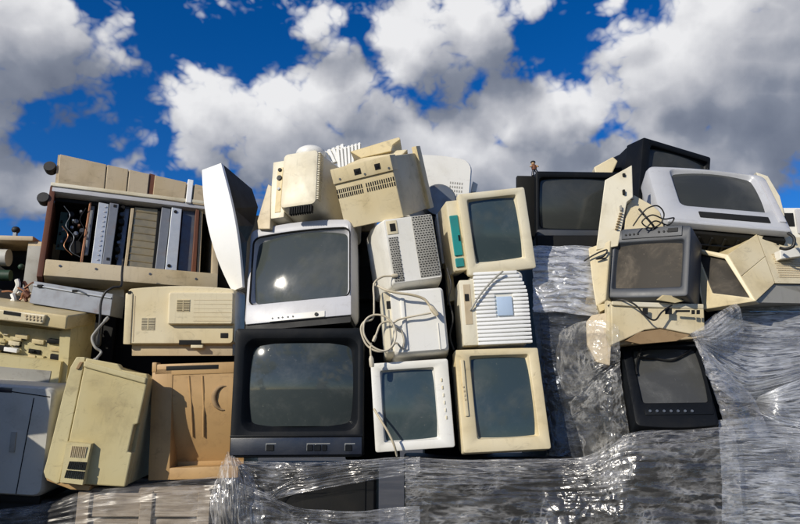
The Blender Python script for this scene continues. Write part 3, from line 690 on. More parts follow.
# ------------------------------------------------------------------ cream monitors of the fourth column
t = Thing('computer_monitor', 'cream monitor with teal side trim on top of the white ribbed monitor', 'monitor', 'cream_up')
crt(t, t.quad((468.5, 201), (515.5, 195), (524, 257.5), (476.5, 263)), 'ivory', 'cream', 'scrteal', d=.36, rad=.010, rec=.018, slope=.005, Rs=1.3, hood=.05, tail=.75, srad=.004)
w, h = t.w, t.h
sd = t.box('side_housing', 'ivory', -w / 2 - .052, -w / 2 + .004, .028, .30, .03, h - .02, .008)
for (za, zb) in ((.095, .275), (.045, .085)): MB().box(-w / 2 - .046, -w / 2 - .008, .021, .06, za, zb, .003, 1).build('teal_trim', 'teal', sd, 30)
MB().box(-w / 2 - .020, -w / 2 - .012, .017, .05, .16, .185, .001, 1).build('latch', 'black', sd, 30)

t = Thing('computer_monitor', 'white monitor with horizontal ribs and pale blue label on its back', 'monitor', 'ribbed')
w, h = t.w, t.h
def rib_xe(s):      # the right outline of the shell bulges
    return w / 2 + .006 - .045 * max(0, (s - .62) / .38) ** 2
MB().loft([rrect(-w / 2 + .01, w / 2 - .03, .006, h - .004, .02, .0), rrect(-w / 2 + .006, w / 2 - .008, .0, h, .025, .012), rrect(-w / 2 - .01, w / 2 + .006, -.004, h + .002, .03, .09), rrect(-w / 2 - .02, w / 2 + .012, -.006, h + .004, .02, .34)], True, True).build('rear_shell', 'white', t.o, 35)
lab = t.quad((496, 297), (511.5, 297), (512.5, 315.5), (497.5, 316)); nr = 19
for i in range(nr):
    z0 = h * (i + .10) / nr; z1 = h * (i + .84) / nr; x0 = -w / 2 + .004; x1 = rib_xe((i + .5) / nr)
    spans = [(x0, x1)] if z1 < lab[2] - .004 or z0 > lab[3] + .004 else [(x0, lab[0] - .006), (lab[1] + .006, x1)]
    for (a, b) in spans: t.box('rib', 'bright', a, b, -.009, .02, z0, z1, .003)
t.box('label', 'bluelabel', lab[0], lab[1], -.010, .004, lab[2], lab[3], .001)
q = t.quad((459, 281), (471, 279), (478, 343), (463, 344)); sh = t.box('side_housing', 'ivory', q[0], q[1] + .01, -.004, .25, .002, q[3], .007)
q = t.quad((463, 285), (469, 284), (474, 322), (466, 327), -.004); MB().box(q[0], q[1], -.0055, 0, q[2], q[3], .001, 1).build('socket_recess', 'tan', sh)
q = t.quad((464.5, 294), (468.5, 294), (469, 301), (465, 301), -.006); MB().box(q[0], q[1], -.009, 0, q[2], q[3], .001, 1).build('socket', 'hole', sh)
MB().tube(spline([t.inv @ at(503, 271, .0), t.inv @ at(492, 281, .008), t.inv @ at(480, 295, .005), t.inv @ at(472, 308, .012), t.inv @ at(470, 311, .03)]), .0042, 7).build('cable', 'ventgrey', t.o, 60)

t = Thing('computer_monitor', 'cream framed monitor in the bottom row under the white ribbed monitor', 'monitor', 'cream_low')
crt(t, t.quad((469.5, 357.5), (527, 355), (538.5, 436), (480, 437)), 'cream', 'cream', 'scrteal', d=.38, rad=.010, rec=.020, slope=.006, Rs=1.25, hood=.06, tail=.55, srad=.004)
q = t.quad((460.5, 360), (463, 360), (469, 415), (465, 418)); sk = t.box('control_ridge', 'cream', q[0], q[1], -.007, .004, q[2], q[3], .003)
for i in range(4):
    x, z = t.fp(463.6 + i * .6, 387 + 4.2 * i, -.007); MB().box(x - .003, x + .003, -.0095, 0, z - .004, z + .004, .001, 1).build('button', 'tan', sk, 30)

# edges of casings standing in the gap behind
slab('casing_plate', 'white', [(436, 214, .30), (441, 212, .30), (448, 262, .30), (442, 264, .30)], (0, .12, 0), 'narrow white casing plate upright behind the grey-vented monitor', 'panel', bev=.003)
slab('casing_plate', 'cream2', [(442, 222, .24), (447, 221, .24), (456, 300, .24), (449, 302, .24)], (0, .12, 0), 'narrow yellowed casing plate upright left of the teal-trimmed monitor', 'panel', bev=.003)

# ------------------------------------------------------------------ cables
def cable(name, label, pts, r, mat, plug=None):
    P = spline([at(*p) for p in pts], 9); base = min(P, key=lambda p: p.z).copy()
    t = bpy.data.objects.new(name, None); COL.objects.link(t); t.location = base; tag(t, label, 'cable')
    under(MB().tube(P, r, 8).build('cord', mat, None, 60), t)
    for (i, ln, rr) in (plug or []):
        a = P[i]; b = (P[i] - P[i - 1 if i else 1]).normalized(); 
        under(MB().tube([a, a + b * ln * .25, a + b * ln * .8, a + b * ln], rr, 8, True, [rr * .55, rr, rr, rr * .8]).build('plug', mat, None, 40), t)
    return t
coil = [(391, 276, -.02), (382, 277, -.03), (374, 284, -.05), (374, 300, -.06), (373, 318, -.07), (364, 322, -.08), (361, 330, -.09), (366, 344, -.09), (376, 351, -.09), (388, 350, -.085), (395, 340, -.08), (394, 326, -.08), (386, 317, -.08), (374, 315, -.08), (365, 321, -.085), (364, 334, -.095), (372, 346, -.095), (384, 351, -.09), (393, 345, -.085), (396, 333, -.08), (391, 322, -.075), (381, 324, -.08), (376, 335, -.085)]
cable('cable_coil', 'beige cable loosely coiled beside the white monitor back', coil, .0042, 'cable', [(0, .03, .008), (-1, .03, .007)])
cable('monitor_cable', 'grey cable with a fat plug draped over the white monitor back', [(378, 286, -.04), (386, 290, -.07), (398, 293, -.075), (412, 295, -.07), (424, 299, -.06), (430, 306, -.06)], .0055, 'cable', [(-1, .05, .011), (0, .03, .006)])
cable('looped_cable', 'thin grey cable looping across the white monitor back', [(431, 313, -.05), (420, 315, -.055), (405, 318, -.05), (396, 321, -.06), (393, 326, -.055), (401, 331, -.05), (404, 340, -.05), (402, 348, -.05), (396, 343, -.06), (390, 350, -.07)], .004, 'cable')
cable('hanging_cable', 'short beige cable dangling across the white framed monitor screen', [(374, 409, -.05), (380, 419, -.075), (388, 432, -.08), (394, 445, -.075), (397, 456, -.05)], .0045, 'cable')
cable('hanging_plug_cable', 'beige plug hanging from the coil in front of the black television edge', [(371, 343, -.09), (370.5, 350, -.092), (371, 356, -.09)], .0042, 'cable', [(-1, .045, .010)])
cable('power_cable', 'black cable arching from the open copier down between the printers', [(123, 262, .24), (122, 274, .20), (121, 286, .12), (113, 287.5, .10), (105, 293, .09), (101, 303, .09), (100, 318, .09), (99, 334, .09)], .0055, 'blackcable', [(-1, .05, .012), (0, .02, .006)])
cable('wire_tangle', 'tangle of thin black wires on the upside-down dark monitor', [(633, 226, .02), (640, 216, .0), (648, 208, -.02), (658, 206, -.02), (664, 214, -.01), (660, 224, .0), (650, 228, .01), (642, 222, .0), (652, 215, -.01), (664, 219, 0), (674, 218, .01), (668, 225, .02), (655, 221, .0), (645, 229, .01)], .0032, 'blackcable')
cable('stiff_wire', 'short stiff black wire crossing the wire tangle', [(639, 209, .02), (645, 216, .0), (652, 224, .0), (655, 229, .02)], .005, 'blackcable')
cable('loop_wire', 'thin black wire loop on the beige monitor shell left of the dark monitor', [(584, 261, .10), (592, 256, .09), (600, 252, .08), (607, 250, .08), (604, 256, .08), (596, 259, .08), (606, 258, .08)], .0035, 'blackcable')
cable('grey_lead', 'grey lead with a plug hanging in the gap between the two leftmost printers', [(104, 322, .06), (97, 330, .03), (92, 338, .02), (95, 347, .01), (101, 352, .02), (97, 358, .0)], .0055, 'ventgrey', [(-1, .04, .010), (0, .03, .008)])
cable('thin_lead', 'thin black lead trailing from the grey-vented monitor into the gap', [(447, 268, .04), (451, 284, .02), (449, 300, .03), (453, 318, .02), (450, 336, .03), (454, 350, .04)], .0032, 'blackcable')
cable('draped_lead', 'black lead draped over the broken cream chassis', [(608, 306, -.02), (620, 300, -.06), (634, 304, -.085), (646, 316, -.09), (655, 320, -.085), (662, 312, -.08), (672, 305, -.06)], .0036, 'blackcable')
cable('corner_cable', 'short black cable hanging from the tipped silver television corner', [(788, 233, .0), (794, 238, -.02), (793, 246, -.02), (786, 249, .0), (780, 248, .02)], .007, 'blackcable')

# ------------------------------------------------------------------ right-hand heap
t = Thing('television', 'wide black television under the open sky on the film-wrapped load', 'television', 'wide_tv')
crt(t, t.quad((541, 180), (618, 177), (617, 226), (540, 230)), 'black', 'dull', 'scrdark', d=.40, rad=.014, rec=.022, slope=.006, Rs=1.1, hood=.10, tail=.6, srad=.015)
w, h = t.w, t.h
t.box('side_panel', 'dull', -w / 2 - .085, -w / 2 + .002, .05, .09, .0, h - .012, .004)
t.box('lower_lip', 'slate', -w / 2 + .002, w / 2 - .002, -.020, .02, .016, .062, .014, None, 3)
t.box('foot', 'dull', -w / 2 - .03, w / 2, .01, .3, -.02, .008, .006)

def figurine():
    p = at(534.5, 175.5, .42); t = Thing('figurine', 'tiny dark figurine with brown hair standing on the wide black television', 'figurine', loc=p)
    m = MB(); 
    t.o.location = p
    MB().tube([(-.008, 0, 0), (-.007, 0, .018), (-.003, 0, .032), (0, 0, .036)], .006, 8, True, [.008, .007, .006, .006]).build('leg', 'navy', t.o, 60)
    MB().tube([(.016, 0, 0), (.014, 0, .016), (.006, 0, .03), (.002, 0, .036)], .006, 8, True, [.009, .008, .008, .006]).build('leg', 'navy', t.o, 60)
    MB().tube([(0, 0, .03), (0, 0, .042), (-.002, 0, .054), (-.003, 0, .06)], .01, 10, True, [.012, .014, .012, .006]).build('torso', 'rustred', t.o, 60)
    for s in (-1, 1): MB().tube([(s * .010, -.002, .054), (s * .020, -.006, .046), (s * .014, -.012, .044)], .004, 7).build('arm', 'skin', t.o, 60)
    MB().ball((-.004, 0, .066), .010, (1, 1, 1.05)).build('head', 'skin', t.o, 60)
    MB().ball((-.004, .002, .072), .012, (1.1, 1.1, .75)).build('hair', 'dull', t.o, 60)
figurine()

t = Thing('television', 'black television with sloping top standing behind the tipped silver television', 'television', 'back_tv')
crt(t, t.quad((651, 145), (709, 164), (704, 212), (648, 196)), 'black', 'black', 'scrdark', d=.40, rad=.012, rec=.022, slope=.006, Rs=1.2, hood=.14, tail=.85, srad=.010)

# upright cream boards between the televisions
o = slab('computer_side_panel', 'ivory', [(605, 180, .15), (632, 165, .15), (633, 197, .13), (627, 202, .13), (618, 246, .10), (596, 250, .10)], (.012, .05, 0), 'upright cream casing panel with small slots beside the wide black television', 'panel', bev=.003)
def detail(parent, name, mat, px, py, Y, s, sz=None):
    p = at(px, py, Y); sz = sz or s
    return under(MB().box(p.x - s, p.x + s, p.y - .004, p.y + .01, p.z - sz, p.z + sz, .001, 1).build(name, mat), parent)
detail(o, 'hole', 'hole', 624, 175, .142, .006, .008); detail(o, 'hole', 'hole', 624, 192, .125, .005, .012); detail(o, 'hole', 'ventgrey', 621, 208, .114, .004, .012); detail(o, 'latch', 'slate', 632, 198, .135, .008, .007)
for i in range(7): detail(o, 'slot', 'tan', 621 - i * .7, 213 + i * 2.6, .112 - i * .002, .007, .0026)
slab('casing_piece', 'cream', [(634, 195, .20), (652, 205, .17), (660, 212, .16), (664, 228, .12), (624, 232, .10), (627, 205, .16)], (.02, .06, 0), 'cream triangular casing piece behind the tangle of wires', 'panel', bev=.003)
slab('casing_corner', 'cream', [(594, 167, .62), (613, 156.5, .60), (618, 161, .60), (612, 174, .6), (596, 176, .62)], (.02, .16, .01), 'cream casing corner poking up behind the wide black television', 'panel', bev=.006)

# silver television lying on its back
t = Thing('television', 'big silver television tipped onto its back at the top of the heap', 'television', 'big_silver')
w, h = t.w, t.h
crt(t, t.quad((670, 170), (752, 177), (770, 212), (684, 203)), 'silver', 'silver', 'scrdark', d=.40, rad=.045, rec=.020, slope=.012, Rs=1.5, hood=.12, tail=.7, srad=.020, top=.016, stop=.012)
q = t.quad((698, 211), (768, 219), (772, 224), (700, 216.5)); t.box('speaker_slot', 'hole', q[0], q[1], -.004, .01, q[2] - .002, q[3] + .004, .004)
t.box('chin', 'silver', -w * .46, w * .47, -.010, .03, -.012, .016, .010, None, 3)
t.box('side_moulding', 'lilac', w / 2 - .050, w / 2 - .018, -.008, .01, .06, h - .07, .006)
ub = t.box('underside', 'dull', -w * .44, w * .45, .035, .37, -.028, .006, .006)
for i in range(9): MB().box(-w * .40 + i * w * .098, -w * .40 + i * w * .098 + .010, .05, .34, -.036, -.02, .002, 1).build('rib', 'dull', ub, 30)
for i in range(3): MB().box(-w * .42, w * .43, .09 + i * .09, .098 + i * .09, -.038, -.02, .002, 1).build('rib', 'black', ub, 30)
slab('corner_scrap', 'ivory', [(756, 172, .42), (768, 176, .42), (780, 196, .40), (785, 216, .38), (776, 214, .38)], (.01, .08, 0), 'cream casing strip behind the edge of the tipped silver television', 'scrap', bev=.003)
# dark upside-down monitor
t = Thing('computer_monitor', 'slate grey monitor standing upside down with a dusty brown screen', 'monitor', 'dark_mon')
crt(t, t.quad((617.5, 245.5), (682, 239), (680.5, 285), (612.5, 288)), 'slate', 'dull', 'scrdusty', d=.34, rad=.012, rec=.018, slope=.007, Rs=1.4, hood=.20, tail=.75, srad=.004, bot=.004)
w, h = t.w, t.h
q = t.quad((622, 231), (682, 226), (683, 236), (622, 241)); cs = t.box('control_strip', 'slate', q[0], q[1], -.006, .004, q[2] + .004, q[3] + .004, .003)
for i, px in enumerate((626, 630, 634, 638, 659, 664, 668)):
    x, z = t.fp(px, 235.5 - (px - 622) * .095, -.006); MB().disc((x, -.010, z), (0, 1, 0), .005, .006, 9).build('button', 'black', cs, 40)
q = t.quad((668, 228.5), (678, 227.5), (678, 231.5), (668, 232.5), -.006); MB().box(q[0], q[1], -.009, 0, q[2], q[3], .001, 1).build('badge', 'black', cs)

# beige shell behind its left side
t2 = slab('monitor_shell', 'cream', [(588, 248, .12), (611, 240, .10), (606, 300, .06), (596, 307, .06), (593, 290, .08)], (.10, .16, 0), 'beige monitor shell squeezed left of the upside-down slate monitor', 'monitor shell', bev=.006)
slab('shadow_box', 'tan', [(583, 262, .20), (594, 262, .16), (602, 305, .12), (578, 304, .18)], (.04, .14, 0), 'dim brown casing corner left of the beige monitor shell', 'casing', bev=.006)

# cream monitor lying with the screen to the side
def side_monitor():
    o = bpy.data.objects.new('computer_monitor', None); COL.objects.link(o); o.location = at(756, 302, -.04)
    tag(o, 'cream monitor lying at an angle with perforated body and dark screen', 'monitor')
    P = lambda *p: at(*p)
    outer = [P(690, 247, .14), P(728, 254.5, .03), P(756, 301, -.05), P(703, 309.5, .06)]
    inner = [P(697, 253, .125), P(724.5, 258.5, .035), P(749.5, 297.5, -.035), P(712.5, 293, .03)]
    n = (outer[1] - outer[0]).cross(outer[2] - outer[1]).normalized(); n = n if n.y > 0 else -n
    m = MB(); m.loft([[p + n * .05 for p in outer], outer, inner, [p + n * .02 for p in inner]])
    bz = under(m.build('bezel', 'cream', None), o); md = bz.modifiers.new('edge', 'BEVEL'); md.width = .003; md.segments = 2; md.limit_method = 'ANGLE'; md.angle_limit = R(30)
    # bulged picture tube
    k = 10; vs = []; fs = []
    for j in range(k + 1):
        for i in range(k + 1):
            u, v = i / k, j / k; p = inner[0].lerp(inner[1], u).lerp(inner[3].lerp(inner[2], u), v)
            vs.append(p + n * (.018 - .012 * (1 - (2 * u - 1) ** 2) * (1 - (2 * v - 1) ** 2)))
    for j in range(k):
        for i in range(k): q = j * (k + 1) + i; fs.append((q, q + 1, q + k + 2, q + k + 1))
    under(MB().add(vs, fs).build('screen', 'scrdusty', None, 60), o)
    def onto(px, py, a, b, c):
        nn = (b - a).cross(c - a); d = pix_dir(px, py); return CAM + d * ((a - CAM).dot(nn) / d.dot(nn))
    B, C = outer[1], outer[2]; E = P(757, 234, .13); F = onto(775, 283, B, E, C); e = Vector((.02, .10, .01))
    Mb, Me = B.lerp(C, .48), E.lerp(F, .47); g = .0016
    for nm, q in (('side_cheek', [B, E, Me, Mb]), ('side_cheek', [Mb + (C - B).normalized() * g, Me + (F - E).normalized() * g, F, C])):
        s = under(MB().loft([q, [p + e for p in q]], True, True).build(nm, 'cream', None), o); md = s.modifiers.new('edge', 'BEVEL'); md.width = .0025; md.segments = 2
    Tp = [P(727, 255, .06), P(730, 248, .12), P(742, 243, .14), P(756, 235, .15), P(745, 250, .12)]
    under(MB().loft([Tp, [p + Vector((-.02, .14, .0)) for p in Tp]], True, True).build('top_shell', 'cream2', None), o)
    H = P(835, 240, .26); I = onto(838, 284, E, F, H); A = [E + Vector((.004, .004, 0)), H, I, F + Vector((.004, .004, 0))]
    s = under(MB().loft([A, [p + Vector((.01, .22, .0)) for p in A]], True, True).build('rear_body', 'cream', None), o)
    m = MB(); d = (A[1] - A[0]); nn = d.cross(A[3] - A[0]).normalized(); nn = nn if nn.y < 0 else -nn
    for j in range(11):
        for i in range(20):
            u, v = .10 + .50 * (i + .5 * (j % 2)) / 20, .42 + .5 * j / 11; p = A[0].lerp(A[1], u).lerp(A[3].lerp(A[2], u), v) + nn * .0006
            m.box(p.x - .0022, p.x + .0022, p.y - .003, p.y + .003, p.z - .0016, p.z + .0016)
    under(m.build('perforation', 'tan', None), o)['kind'] = 'stuff'
    G1 = [C + Vector((.004, .02, -.002)), F + Vector((.002, .012, -.004)), I + Vector((0, .01, -.004)), P(838, 304, .16), P(765, 303.5, .02)]
    under(MB().loft([G1, [p + Vector((0, .2, 0)) for p in G1]], True, True).build('underside', 'ventgrey', None), o)
side_monitor()
slab('white_adapter', 'white', [(780, 250, .05), (802, 247, .06), (803, 256, .06), (781, 259, .05)], (0, .05, 0), 'small white box lying on the perforated cream monitor', 'box', bev=.003)
t = Thing('white_printer', 'white machine with dark slot cut by the picture edge above the perforated monitor', 'printer', loc=at(800, 246, .40))
t.box('housing', 'white', -.085, .25, 0, .3, -.02, .20, .012); t.box('slot', 'hole', -.055, -.012, -.003, .05, .10, .17, .002); t.box('lid', 'lilac', -.005, .25, -.012, .29, .06, .19, .01)

# chassis under the upside-down monitor
def chassis():
    p = at(655, 338, .02); o = bpy.data.objects.new('printer_chassis', None); COL.objects.link(o); o.location = p
    tag(o, 'broken cream printer chassis under the upside-down slate monitor', 'printer')
    def piece(name, mat, pts, ext, bev=.004): return slab(name, mat, pts, ext, parent=o, bev=bev)
    piece('front_wall', 'cream', [(611, 303, -.04), (640, 306, -.06), (704, 308, .0), (705, 330, .0), (690, 334, -.02), (660, 328, -.04), (645, 330, -.05), (628, 338, -.06), (612, 345, -.05)], (.0, .03, 0))
    piece('top_rail', 'ivory', [(612, 301, -.05), (640, 302, -.07), (704, 304, -.01), (704, 309, -.01), (640, 307, -.07), (612, 305, -.05)], (0, .30, .01))
    piece('end_wall', 'cream', [(607, 300, .0), (613, 302, -.05), (613, 346, -.05), (607, 336, .0)], (.0, .04, 0))
    for (a, b, c, d) in ((643, 308, 648, 314), (665.5, 308, 672, 314), (676, 310, 690, 312), (692, 310, 695, 314), (697, 310, 700, 314)):
        piece('opening', 'hole', [(a, b, -.064), (c, b, -.064), (c, d, -.064), (a, d, -.064)], (0, .006, 0), 0)
    piece('torn_edge', 'cardboard', [(626, 341, -.075), (640, 332, -.075), (660, 329, -.07), (690, 335, -.05), (676, 341, -.06), (640, 344, -.07)], (0, .02, 0), 0)
    piece('loose_flap', 'cream2', [(658, 300, -.075), (664, 295, -.07), (676, 296, -.06), (684, 301, -.05), (675, 303, -.06)], (0, .02, .004), .001)
    # floor of the chassis so it rests on the load
    piece('tray', 'tan', [(612, 334, -.02), (704, 330, .0), (704, 338, .0), (612, 346, -.02)], (0, .3, 0))
chassis()
slab('cream_casing', 'tan', [(592, 315, .05), (611, 312, .0), (612, 330, .0), (610, 366, .0), (596, 362, .05), (587, 345, .06), (586, 322, .07)], (.03, .12, 0), 'cream casing stub sticking out under loose film left of the black monitor', 'casing', bev=.004)
slab('cream_bracket', 'cream2', [(597, 305, .05), (607, 303, .04), (608, 308, .04), (600, 312, .05)], (.02, .08, 0), 'small cream bracket above the casing stub under loose film', 'bracket', bev=.002)

# black computer monitor leaning back
t = Thing('computer_monitor', 'black computer monitor leaning back with a thin cable loop across its dusty screen', 'monitor', 'black_mon')
crt(t, t.quad((634.5, 348.5), (691.5, 347), (715, 401), (641, 401.5)), 'black', 'black', 'scrmid', d=.36, rad=.018, rec=.016, slope=.006, Rs=1.2, hood=.10, tail=.6, srad=.010, bot=.012)
w, h = t.w, t.h
x0, x1, z0, z1 = t.quad((644, 408), (712, 408), (714, 415), (645, 415))
cp = t.box('control_strip', 'black', x0, x1, -.004, .004, z0, z1, .003)
for i in range(7):
    x, z = t.fp(650 + i * 7, 411.5, -.004); MB().disc((x, -.009, z), (0, 1, 0), .006, .007, 10).build('button', 'dsteel', cp, 40)
lp = [(641, 349), (638, 357), (636, 368), (637, 375)]; lp2 = [(641, 352), (640, 357), (655, 359), (671, 361), (682, 356), (691, 350)]
for L in (lp, lp2):
    P = [Vector((t.fp(a, b, .004)[0], .0, t.fp(a, b, .004)[1])) for a, b in L]
    MB().tube(spline(P, 6), .0042, 6).build('cable_loop', 'blackcable', t.o, 60)


# ------------------------------------------------------------------ left-hand heap
def copier():
    t = Thing('photocopier', 'open photocopier lying on its side with metal rails inside atop the printers', 'photocopier', 'copier')
    w, h = t.w, t.h; D = .42
    x0, x1, z0, z1 = -w / 2, w / 2, 0.0, h
    # shell walls round the open side
    t.box('back_wall', 'dull', x0 + .01, x1 - .01, D - .02, D, .01, h - .01, 0)
    t.box('side_wall', 'rustred', x0 - .004, x0 + .020, -.004, D, .0, h - .002, .003)
    t.box('side_wall', 'tan', x1 - .03, x1, .002, D, .0, h, .003)
    q = t.quad((43, 259), (208, 277), (222, 290), (38, 277))
    t.box('lower_bar', 'beige', x0 + .024, x1 - .002, -.012, .10, .004, .088, .006)
    t.box('floor_panel', 'dull', x0 + .02, x1 - .03, .10, D - .02, .03, .05, 0)
    tw = t.box('top_rail', 'lilac', x0 + .006, x1, -.006, .05, h - .030, h - .004, .004)
    t.box('ceiling_panel', 'dull', x0 + .02, x1 - .03, .05, D - .02, h - .05, h - .03, 0)
    lp = t.box('top_lip', 'ivory', x0 - .002, x1, -.014, .05, h - .004, h + .016, .004)
    # row of cover plates above the opening
    edges = [(58, 104.5), (105.5, 126.5), (127.5, 147.5), (153, 184.5), (186, 191.5), (193, 216)]
    for i, (a, b) in enumerate(edges):
        ta, tb = (a - 58) * .222 + 154.2, (b - 58) * .222 + 154.2; ba, bb = (a - 55) * .150 + 183.2, (b - 55) * .150 + 183.2
        if i == 4: ta -= 3; tb -= 3
        P = [t.fp(a + 2, ta, -.01), t.fp(b + 2, tb, -.01), t.fp(b - .5, bb, -.01), t.fp(a - .5, ba, -.01)]
        o = MB().loft([[(p[0], -.012 - (.006 if i == 4 else 0), p[1]) for p in P], [(p[0], .16, p[1]) for p in P]], True, True).build('cover_plate', ('tan', 'tan', 'tan', 'tan', 'bright', 'tan')[i], t.o)
        md = o.modifiers.new('edge', 'BEVEL'); md.width = .003; md.segments = 2
    P = [t.fp(149.5, 174, 0), t.fp(155, 175.3, 0), t.fp(153, 198, 0), t.fp(147.5, 197, 0)]
    MB().loft([[(p[0], -.006, p[1]) for p in P], [(p[0], .15, p[1]) for p in P]], True, True).build('gap_strip', 'rustred', t.o)
    P = [t.fp(58, 154, 0), t.fp(218, 190, 0), t.fp(216, 208, 0), t.fp(55, 183, 0)]
    MB().loft([[(p[0], .006, p[1]) for p in P], [(p[0], .15, p[1] - .002) for p in P]], True, True).build('top_box', 'tan', t.o)
    # rails and sheets inside
    def bar(name, mat, tops, bots, y0, y1, bev=.002):
        P = [t.fp(*tops[0], y0), t.fp(*tops[1], y0), t.fp(*bots[1], y0), t.fp(*bots[0], y0)]
        o = MB().loft([[(p[0], y0, p[1]) for p in P], [(p[0], y1, p[1]) for p in P]], True, True).build(name, mat, t.o)
        if bev: md = o.modifiers.new('edge', 'BEVEL'); md.width = bev; md.segments = 1
        return o
    bar('copper_strip', 'copper', ((89.5, 202), (91.5, 202)), ((80, 262), (82.5, 262)), .03, .05)
    bar('inner_plate', 'galv', ((91.5, 204), (95, 205)), ((84, 255), (88, 255)), .06, .07)
    ch = bar('steel_channel', 'zinc', ((99, 202), (109, 204)), ((91, 264), (101.5, 265)), .02, .05)
    fl = bar('steel_flange', 'galv', ((110, 202.5), (119, 204)), ((102, 265), (110.5, 266)), .0, .03)
    for (px, py) in ((115, 206), (108, 259)): x, z = t.fp(px, py, 0); MB().box(x - .007, x + .007, -.0025, .004, z - .007, z + .007).build('bolt_hole', 'hole', fl)
    for i in range(12):
        x, z = t.fp(105.5 - i * .72, 207 + i * 4.8, .02); MB().box(x - .004, x + .004, .0165, .022, z - .004, z + .004).build('bolt_hole', 'lilac', ch)
    for i in range(8):
        x, z = t.fp(123 - i * .9, 208 + i * 7, .03); MB().disc((x, .02, z), (0, 1, 0), random.uniform(.008, .016), .03, 12).build('gear', random.choice(('dull', 'dsteel', 'slate')), t.o, 40)
    bar('guide_rail', 'dsteel', ((124, 206), (130, 207)), ((116, 266), (122, 267)), .05, .08)
    bar('guide_rail', 'tan', ((131, 208), (134.5, 208)), ((124, 268), (127, 268)), .028, .05)
    pa = [t.fp(135, 207, .09), t.fp(158, 209, .09), t.fp(153, 270, .09), t.fp(128, 267, .09)]
    bz = bar('bronze_sheet', 'bronze', ((135, 207), (158, 209)), ((128, 267), (153, 270)), .035, .06)
    for i in range(8):
        a, b = t.fp(135 - i * .95, 211 + i * 7.0, .033), t.fp(157 - i * .7, 214 + i * 7.0, .033)
        MB().tube([(a[0], .035, a[1]), (b[0], .035, b[1])], .0032, 6).build('ridge', 'bronze', bz, 50)
    bar('guide_rail', 'dull', ((158, 209), (161, 209)), ((152, 270), (156, 270)), .03, .07)
    c2 = bar('steel_channel', 'galv', ((162, 207), (171, 209)), ((155, 271), (164, 272)), .01, .05)
    c3 = bar('steel_flange', 'zinc', ((172, 207), (182, 209)), ((165, 272), (176.5, 273.5)), -.002, .03)
    for (px, py) in ((175.5, 212), (169, 266)): x, z = t.fp(px, py, 0); MB().disc((x, -.006, z), (0, 1, 0), .009, .008, 10).build('bolt_hole', 'hole', c3)
    bar('side_plate', 'dsteel', ((183, 210), (195.5, 211)), ((177.5, 273), (191, 274)), .03, .06)
    bar('wood_strip', 'rustred', ((196, 209), (199.5, 210)), ((191.5, 272), (196, 273)), .0, .04)
    bar('wood_strip', 'tan', ((200, 210), (203, 210)), ((196.5, 273), (200, 273)), .01, .04)
    for (px, py, r, m) in ((71, 215, .016, 'dull'), (76, 222, .012, 'slate'), (81, 212, .006, 'galv'), (73, 221, .005, 'white'), (76, 234, .011, 'galv'), (72, 228, .008, 'dsteel'), (82, 231, .012, 'slate'), (79, 226, .006, 'copper'), (68, 240, .02, 'dull'), (76, 248, .036, 'dull'), (86, 238, .007, 'lilac')):
        x, z = t.fp(px, py, .06); MB().disc((x, .05, z), (0, 1, 0), r, .03, 14).build('gear', m, t.o, 40)
    for (px, py) in ((136.5, 266), (142, 268), (150, 262)): x, z = t.fp(px, py, .02); MB().ball((x, .05, z), .012).build('roller', 'rubber', t.o, 50)
    for k, (mt, pts) in enumerate((('dsteel', ((64, 206), (70, 214), (66, 226), (74, 236), (70, 250), (80, 256))), ('copper', ((62, 226), (68, 234), (64, 246), (72, 254))), ('blackcable', ((86, 208), (80, 218), (84, 230), (78, 240))))):
        P = [Vector((t.fp(a, b, .02)[0], .02 + .012 * (i % 2), t.fp(a, b, .02)[1])) for i, (a, b) in enumerate(pts)]
        MB().tube(spline(P, 6), .0020, 6).build('wire', mt, t.o, 60)
    q = t.rect(58, 212, 68, 250, .08); pb = t.box('circuit_board', 'pcb', q[0], q[1], .08, .084, q[2], q[3], 0)
    for i in range(7): MB().box(q[0] + .006 + .012 * (i % 3), q[0] + .015 + .012 * (i % 3), .072, .081, q[2] + .014 + .022 * i, q[2] + .026 + .022 * i).build('chip', ('dull', 'galv', 'dull')[i % 3], pb)
    for (px, py) in ((60, 266), (96, 269), (150, 274), (196, 279)): x, z = t.fp(px, py, -.012); MB().disc((x, -.015, z), (0, 1, 0), .006, .005, 10).build('screw', 'dsteel', t.o, 40)
    # castors on the face that was the underside
    for (px, py) in ((49.5, 168.5), (43, 199.5)):
        x, z = t.fp(px, py, .02)
        cs = MB().disc((x - .0, -.005, z), (.25, 1, 0), .029, .045, 18).build('castor', 'rubber', t.o, 40)
        MB().tube([(x, .02, z), (x + .05, .03, z - .004)], .010, 8).build('castor_stem', 'dsteel', cs, 50)
copier()

# grey steel tray under it
def tray():
    P = [(34, 281), (113, 294), (110, 316), (29, 303)]; o = slab('steel_tray', 'galv', [(a, b, .14) for a, b in P], (0, .14, .01), 'bare galvanised steel tray jammed under the photocopier', 'tray', bev=.002)
    for (px, py) in ((40, 286), (75, 291)):
        detail(o, 'clip', 'hole', px, py, .135, .012, .006)
    a, b = at(78, 290, .13), at(86, 294, .13); under(MB().tube([a, b], .004, 6).build('clip_arm', 'dsteel', None), o)
    under(MB().tube([at(33, 285, .136), at(111, 298, .136)], .0035, 6).build('folded_lip', 'zinc', None), o)
tray()
slab('shaded_base_plate', 'tan', [(42, 277, .42), (124, 286, .42), (124, 302, .38), (40, 290, .40)], (0, .2, 0), 'tan base plate in shade between the photocopier and the steel tray', 'panel')

